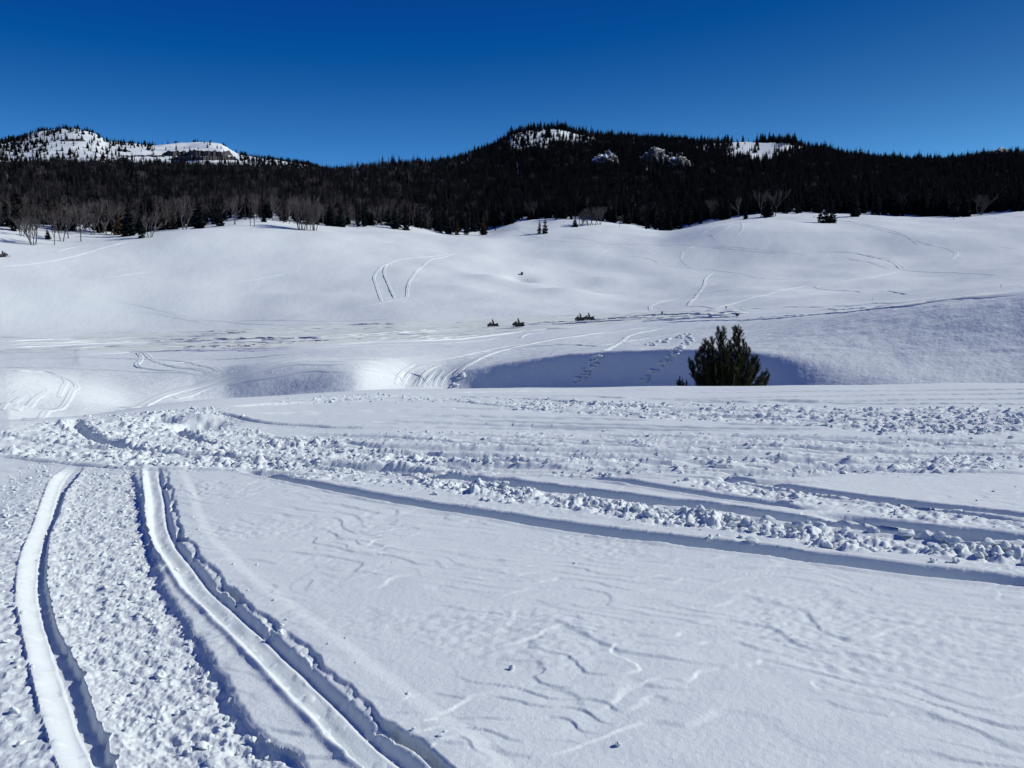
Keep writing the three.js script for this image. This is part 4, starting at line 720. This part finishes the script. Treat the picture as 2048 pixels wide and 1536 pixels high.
// ------------------------------------------------------------------ the bushy pine behind the crest
function shoot(q) {                                                // a bottle brush of needles along one shoot, one metre long
  const t = new Tri(); t.limb(V(0, 0, 0), V(0, 1, 0), 0.03, 0.012);
  for (let k = 0; k < 64; k++) {
    const y = 0.12 + 0.86 * (k / 64), a = k * 2.4 + q() * 0.6, L = 0.26 * (0.8 + 0.4 * q()) * (y > 0.85 ? 0.8 : 1), c = Math.cos(a), s = Math.sin(a), up = L * 0.75;
    t.tri(V(-s * 0.022, y, c * 0.022), V(s * 0.022, y, -c * 0.022), V(c * L, y + up, s * L));
  }
  return t.geo();
}
{
  const q = mulberry(77), r = (a, b) => a + (b - a) * q(), D = 44;
  const foot = (px, dist) => { const d = rayAt(px, 700); return V(d.x * dist, land(d.x * dist, d.z * dist), d.z * dist); };
  const at = (px, py, dist) => { const d = rayAt(px, py); return V(d.x * dist, EYE + d.y * dist, d.z * dist); };
  const brush = [shoot(q), shoot(q), shoot(q)];
  const needles = new THREE.MeshPhysicalMaterial({ specularIntensity: 0.25, color: lin(0.026, 0.033, 0.012), roughness: 0.8, side: THREE.DoubleSide }), bark = new THREE.MeshStandardMaterial({ color: lin(0.09, 0.075, 0.06), roughness: 0.95 });
  function pine(name, px, tips, label, cat) {
    const root = foot(px, D), o = thing(name, root.x, root.y - 0.1, root.z); tag(o, label, cat);
    const br = [], leaf = [], up = V(0, 1, 0), Q = new THREE.Quaternion();
    const spray = (p, dir, len, wd) => { const g = brush[q() * 3 | 0].clone(); Q.setFromUnitVectors(up, dir.clone().normalize()); g.scale(wd, len, wd); g.applyQuaternion(Q); g.translate(p.x, p.y, p.z); leaf.push(g); };
    tips.forEach(([tx, ty, dd], i) => {
      const tip = at(tx, ty, D + dd).sub(o.position), h = tip.y, b0 = V(r(-0.15, 0.15), r(0, 0.35) * h * 0.4, r(-0.15, 0.15)), k = V(tip.x * 0.85, b0.y + (h - b0.y) * 0.35, tip.z * 0.9);
      const c = new THREE.QuadraticBezierCurve3(b0, k, tip), L = c.getLength(), lim = new Tri(), n = 8;
      for (let j = 0; j < n; j++) lim.limb(c.getPoint(j / n), c.getPoint((j + 1) / n), 0.05 * (1 - j / n) + 0.012, 0.05 * (1 - (j + 1) / n) + 0.012, 5);
      br.push(lim.geo());
      spray(c.getPoint(0.93), c.getTangent(1), 0.5, 0.5);
      const m = Math.round(L * 17);
      for (let j = 0; j < m; j++) {
        const t = Math.pow((j + q()) / m, 0.8) * 0.97, p = c.getPoint(t), tg = c.getTangent(t), a = q() * 6.28, out = V(Math.cos(a), r(0.1, 0.9), Math.sin(a)).addScaledVector(tg, 0.9).normalize(), len = lerp(0.48, 0.15, t) * r(0.6, 1.2), e = p.clone().addScaledVector(out, len);
        const s = new Tri(); s.limb(p, e, 0.012, 0.007); br.push(s.geo());
        spray(p.clone().lerp(e, 0.35), out.clone().lerp(up, 0.25), len * 0.85 + 0.14, 0.47);
        if (len > 0.35) spray(p.clone().lerp(e, 0.6), out.clone().lerp(up, 0.7), 0.28, 0.47);
      }
    });
    part('branches', mergeGeometries(br), bark, o); part('needles', mergeGeometries(leaf), needles, o);
  }
  const tips = [[1437, 656, 0], [1448, 655, 0.3], [1442, 664, -0.4], [1477, 653, 0.1], [1470, 656, 0.4], [1481, 662, -0.3], [1424, 678, 0.2], [1411, 682, -0.5], [1417, 687, 0.5], [1404, 690, 0.1], [1400, 702, -0.7], [1392, 710, 0.4], [1379, 722, -0.2], [1388, 733, 0.7], [1462, 682, 0.8], [1488, 682, -0.4], [1493, 693, 0.6], [1498, 702, -0.6], [1506, 716, 0.2], [1511, 716, -0.5], [1517, 727, 0.5], [1531, 748, -0.3], [1535, 756, 0.3], [1458, 705, -1.3], [1430, 715, -1.4], [1480, 715, -1.3], [1500, 735, -1.2], [1412, 735, -1.3], [1445, 735, -1.6], [1470, 740, -1.7], [1395, 755, -1.0], [1520, 758, -1.1], [1425, 700, 1.3], [1455, 690, 1.5], [1485, 710, 1.4], [1510, 738, 1.2], [1405, 725, 1.3]];
  pine('pine_tree', 1455, tips, 'bushy dark green many-topped pine standing just behind the snow crest', 'pine tree');
  pine('pine_sapling', 1362, [[1359, 765, 0], [1364, 770, 0.1]], 'small pine tip poking over the crest left of the bushy pine', 'pine sapling');
  pine('pine_sapling', 1374, [[1373, 774, 0]], 'tiniest pine tip at the crest between sapling and bushy pine', 'pine sapling');
}

// ------------------------------------------------------------------ snowmobiles and riders on the trail
const black = new THREE.MeshPhysicalMaterial({ color: lin(0.012, 0.012, 0.014), roughness: 0.45, clearcoat: 0.4 }), rubber = new THREE.MeshStandardMaterial({ color: lin(0.015, 0.015, 0.016), roughness: 0.9 });
const seatMat = new THREE.MeshStandardMaterial({ color: lin(0.02, 0.02, 0.022), roughness: 0.8 }), steel = new THREE.MeshStandardMaterial({ color: lin(0.25, 0.25, 0.26), roughness: 0.4, metalness: 0.8 }), glassMat = new THREE.MeshPhysicalMaterial({ color: lin(0.03, 0.03, 0.035), roughness: 0.15 }), green = new THREE.MeshPhysicalMaterial({ color: lin(0.02, 0.03, 0.014), roughness: 0.5 }), lampMat = new THREE.MeshPhysicalMaterial({ color: lin(0.5, 0.5, 0.5), roughness: 0.2 });
function slab(pts, w, bevel = 0.03) { const s = new THREE.Shape(pts.map(([a, b]) => new THREE.Vector2(a, b))); const g = new THREE.ExtrudeGeometry(s, { depth: w - 2 * bevel, bevelEnabled: true, bevelSize: bevel, bevelThickness: bevel, bevelSegments: 2, curveSegments: 6 }); g.translate(0, 0, -w / 2 + bevel); return g; }
function rod(a, b, r) { const c = new THREE.LineCurve3(V(...a), V(...b)); return new THREE.TubeGeometry(c, 1, r, 6); }
function makeSled() {
  const o = thing('snowmobile', 0, 0, 0);
  part('hood', slab([[1.02, 0.42], [1.12, 0.56], [0.95, 0.78], [0.55, 0.98], [0.28, 0.98], [0.18, 0.62], [0.2, 0.4]], 0.72, 0.09), black, o);
  part('windshield', slab([[0.62, 0.96], [0.44, 1.30], [0.40, 1.30], [0.36, 0.96]], 0.46, 0.015), glassMat, o);
  part('headlight', new RoundedBoxGeometry(0.06, 0.1, 0.34, 2, 0.02).translate(1.02, 0.72, 0), lampMat, o);
  part('seat', slab([[0.2, 0.66], [0.05, 0.78], [-0.6, 0.80], [-1.15, 0.86], [-1.2, 0.66], [-0.6, 0.6]], 0.36, 0.05), seatMat, o);
  part('tunnel', slab([[0.25, 0.36], [0.25, 0.62], [-1.3, 0.62], [-1.42, 0.5], [-0.9, 0.46], [-0.2, 0.36]], 0.44, 0.02), black, o);
  const belt = new THREE.Shape(); belt.absarc(0.42, 0.2, 0.19, -Math.PI / 2, Math.PI / 2.6, false); belt.absarc(-1.2, 0.26, 0.19, Math.PI / 2, Math.PI * 1.42, false); belt.lineTo(-0.95, 0.01); belt.closePath();
  part('track', new THREE.ExtrudeGeometry(belt, { depth: 0.34, bevelEnabled: true, bevelSize: 0.02, bevelThickness: 0.02, bevelSegments: 1 }).translate(0, 0, -0.17), rubber, o);
  for (const s of [-1, 1]) {
    part('ski', slab([[1.72, 0.2], [1.76, 0.2], [1.56, 0.05], [0.5, 0.05], [0.46, 0.01], [1.52, 0.01]], 0.15, 0.012).translate(0, 0, s * 0.5), black, o);
    part('ski_strut', mergeGeometries([rod([1.05, 0.06, s * 0.5], [0.92, 0.42, s * 0.42], 0.028), rod([0.95, 0.3, s * 0.45], [0.85, 0.42, s * 0.15], 0.022), rod([0.95, 0.22, s * 0.46], [0.6, 0.34, s * 0.15], 0.022)]), steel, o);
    part('running_board', new RoundedBoxGeometry(1.2, 0.04, 0.2, 2, 0.015).translate(-0.35, 0.36, s * 0.33), black, o);
  }
  part('handlebar', mergeGeometries([rod([0.3, 0.96, 0], [0.22, 1.14, 0], 0.025), rod([0.22, 1.14, 0], [0.12, 1.17, 0.36], 0.018), rod([0.22, 1.14, 0], [0.12, 1.17, -0.36], 0.018)]), steel, o);
  part('snow_flap', new RoundedBoxGeometry(0.03, 0.34, 0.42, 2, 0.01).rotateZ(-0.3).translate(-1.46, 0.38, 0), rubber, o);
  part('rear_rack', new RoundedBoxGeometry(0.34, 0.22, 0.34, 3, 0.05).translate(-1.18, 0.86, 0), seatMat, o);
  return o;
}
function field(bones, lo, size, res, blend) {                      // one smooth skin round tapered bones
  const mc = new MarchingCubes(res, new THREE.MeshStandardMaterial(), false, false, 60000); mc.isolation = 0;
  for (let k = 0, o = 0; k < res; k++) for (let j = 0; j < res; j++) for (let i = 0; i < res; i++, o++) {
    const x = lo[0] + size * i / res, y = lo[1] + size * j / res, z = lo[2] + size * k / res; let d = 1e3;
    for (const [a, b, ra, rb] of bones) {
      const bx = b[0] - a[0], by = b[1] - a[1], bz = b[2] - a[2], px = x - a[0], py = y - a[1], pz = z - a[2], t = clamp((px * bx + py * by + pz * bz) / (bx * bx + by * by + bz * bz + 1e-9), 0, 1);
      const e = Math.hypot(px - bx * t, py - by * t, pz - bz * t) - lerp(ra, rb, t), h = Math.max(blend - Math.abs(d - e), 0) / blend; d = Math.min(d, e) - h * h * blend * 0.25;
    }
    mc.field[o] = -d;
  }
  mc.update();
  const n = mc.count, p = mc.positionArray.slice(0, n * 3), nn = mc.normalArray.slice(0, n * 3);
  for (let i = 0; i < n; i++) for (let c = 0; c < 3; c++) p[i * 3 + c] = lo[c] + size * ((p[i * 3 + c] * res / 2 + res / 2) / res);
  const g = new THREE.BufferGeometry(); g.setAttribute('position', new THREE.BufferAttribute(p, 3)); g.setAttribute('normal', new THREE.BufferAttribute(nn, 3)); return g;
}
const suit = new THREE.MeshStandardMaterial({ color: lin(0.014, 0.014, 0.018), roughness: 0.85 }), suitGreen = new THREE.MeshStandardMaterial({ color: lin(0.028, 0.042, 0.018), roughness: 0.85 }), helmetMat = new THREE.MeshPhysicalMaterial({ color: lin(0.012, 0.012, 0.013), roughness: 0.3, clearcoat: 0.7 });
function makeRider() {                                             // sits astride: hips on the seat, feet on the boards, hands closed on the bar
  const o = thing('person', 0, 0, 0), b = [];
  b.push([[-0.32, 0.95, 0], [-0.24, 1.2, 0], 0.165, 0.165], [[-0.24, 1.2, 0], [-0.17, 1.42, 0], 0.175, 0.16], [[-0.17, 1.44, 0.1], [-0.17, 1.44, -0.1], 0.11, 0.11], [[-0.16, 1.48, 0], [-0.13, 1.58, 0], 0.07, 0.065], [[-0.12, 1.64, 0], [-0.11, 1.7, 0], 0.095, 0.095]);
  for (const s of [-1, 1]) {
    b.push([[-0.3, 0.92, s * 0.1], [0.1, 0.82, s * 0.27], 0.115, 0.085], [[0.1, 0.82, s * 0.27], [-0.08, 0.46, s * 0.34], 0.08, 0.065], [[-0.1, 0.43, s * 0.34], [0.12, 0.42, s * 0.35], 0.06, 0.055]);
    b.push([[-0.17, 1.42, s * 0.2], [-0.08, 1.2, s * 0.36], 0.075, 0.06], [[-0.08, 1.2, s * 0.36], [0.1, 1.19, s * 0.31], 0.058, 0.045], [[0.1, 1.19, s * 0.31], [0.15, 1.2, s * 0.3], 0.042, 0.042]);
  }
  part('body', field(b, [-0.9, 0.25, -0.9], 1.8, 84, 0.06), suit, o);
  const hand = (s) => { const f = []; for (let k = 0; k < 4; k++) { const z = s * (0.265 + 0.024 * k); f.push([[0.15, 1.215, z], [0.178, 1.2, z], 0.0125, 0.012], [[0.178, 1.2, z], [0.165, 1.155 - 0.004 * (k === 3 ? -2 : k), z], 0.012, 0.011], [[0.165, 1.155, z], [0.135, 1.15, z], 0.011, 0.01]); } f.push([[0.11, 1.19, s * 0.3], [0.15, 1.205, s * 0.3], 0.035, 0.032], [[0.12, 1.18, s * 0.255], [0.15, 1.15, s * 0.25], 0.014, 0.011]); return field(f, [0.02, 1.06, s * 0.3 - 0.12], 0.24, 48, 0.01); };
  part('glove', hand(1), rubber, o); part('glove', hand(-1), rubber, o);
  const h = new THREE.SphereGeometry(0.145, 20, 14); h.scale(1.1, 1.05, 0.95); const chin = new RoundedBoxGeometry(0.14, 0.09, 0.17, 3, 0.035).translate(0.1, -0.09, 0), peak = new RoundedBoxGeometry(0.16, 0.02, 0.17, 2, 0.008).rotateZ(-0.15).translate(0.17, 0.1, 0);
  [h, chin, peak].forEach((g) => g.deleteAttribute('uv')); const head = part('helmet', mergeGeometries([h.toNonIndexed(), chin.index ? chin.toNonIndexed() : chin, peak.index ? peak.toNonIndexed() : peak]), helmetMat, o); head.position.set(-0.1, 1.69, 0);
  const vis = part('visor', new THREE.SphereGeometry(0.135, 16, 10, -0.9, 1.8, 1.15, 0.7).rotateY(Math.PI).scale(1.12, 1, 0.95), glassMat, head); vis.position.x = 0.01;
  return o;
}
{
  const sled0 = makeSled(), rider0 = makeRider();
  const RIDES = [[985, 656, 188, 'black snowmobile at the head of the line, farthest down the trail to the left', 'person in dark clothing upright on the leading snowmobile'], [1036, 654, 186, 'black and dark green snowmobile second in line, running alone between the leader and the pair', 'person in dark green clothing and black helmet riding the second snowmobile'], [1160, 643, 186, 'black snowmobile third in line, tail close to the one behind', 'person in dark clothing on the left snowmobile of the close pair'], [1177, 642, 187, 'black snowmobile last in line, nose close behind another', 'person in dark clothing on the last snowmobile of the close pair'], [8, 514, 183, 'dark snowmobile seen end-on on the slope at the far left edge', 'person in dark clothing on the snowmobile at the far left edge']];
  RIDES.forEach(([px, py, turn, ls, lr], i) => {
    const p = groundAt(px, py, land, 100), t = i === 4 ? 62 * D2R : turn * D2R, ux = Math.cos(t), uz = -Math.sin(t);
    const f = land(p.x + ux * 1.2, p.z + uz * 1.2), bk = land(p.x - ux * 1.2, p.z - uz * 1.2), tilt = Math.atan2(f - bk, 2.4), y = (f + bk) / 2 + 0.06;
    const s = i ? copyOf(sled0, 0, 0, 0) : sled0, q = i ? copyOf(rider0, 0, 0, 0) : rider0;
    for (const o of [s, q]) { o.position.set(p.x, y, p.z); o.rotation.set(0, t, tilt, 'YXZ'); }
    if (i === 1) { s.children[0].material = green; q.children[0].material = suitGreen; }
    tag(s, ls, 'snowmobile', 'snowmobiles out on the snow'); tag(q, lr, 'person', 'snowmobile riders');
  });
}

// ------------------------------------------------------------------ trail signs and marker stakes
const postMat = new THREE.MeshStandardMaterial({ color: lin(0.16, 0.13, 0.1), roughness: 0.9 });
function makeSign(px, py, hp, w, hgt, rgb, label) {
  const p = groundAt(px, py, land, 100), R = Math.hypot(p.x, p.z), H0 = hp * R / FOC, o = thing('trail_sign', p.x, p.y, p.z, Math.atan2(-p.x, -p.z) + 0.2);
  part('post', new RoundedBoxGeometry(0.09, H0 + 0.3, 0.09, 2, 0.015).translate(0, H0 / 2 - 0.15, 0), postMat, o);
  part('panel', new RoundedBoxGeometry(w, hgt, 0.04, 2, 0.015).translate(0, H0 - hgt / 2, 0.07), new THREE.MeshStandardMaterial({ color: lin(...rgb), roughness: 0.7 }), o);
  tag(o, label, 'sign', 'signs beside the snowmobile trail');
}
makeSign(1324, 629, 6, 0.45, 0.6, [0.16, 0.18, 0.17], 'small grey green upright sign left of the two dark ones by the trail');
makeSign(1452, 619, 6, 0.42, 0.28, [0.02, 0.022, 0.025], 'small dark sign farther up, left of the nearer dark one');
makeSign(1474, 636, 8, 0.5, 0.28, [0.02, 0.022, 0.025], 'wide dark sign on a thin post just above the bushy pine');
{
  let first;
  for (const [px, py, hp, label] of [[1482, 620, 7, 'thin marker stake right of the far dark sign'], [1745, 601, 6, 'thin marker stake on the right-hand slope by the trail'], [2001, 584, 6, 'thin marker stake at the far right end of the trail'], [150, 708, 7, 'thin marker stake at the left of the lower trail'], [420, 698, 7, 'thin marker stake on the lower trail, left of the middle one'], [631, 690, 6, 'thin marker stake at the middle of the lower trail'], [837, 671, 6, 'thin marker stake left of the leading snowmobile'], [1134, 643, 5, 'thin marker stake left of the pair of snowmobiles']]) {
    const p = groundAt(px, py, land, 100), h = hp * Math.hypot(p.x, p.z) / FOC; let o;
    if (!first) { o = first = thing('marker_stake', p.x, p.y, p.z); part('pole', new THREE.CylinderGeometry(0.022, 0.026, 1.2, 7).translate(0, 0.5, 0), postMat, o); part('reflector', new RoundedBoxGeometry(0.06, 0.12, 0.02, 1, 0.006).translate(0, 1.0, 0.03), seatMat, o); }
    else o = copyOf(first, p.x, p.y, p.z);
    o.scale.y = h / 1.1; o.rotation.z = rr(-0.05, 0.05); tag(o, label, 'stake', 'marker stakes along the snowmobile trail');
  }
}
renderer.render(scene, camera);
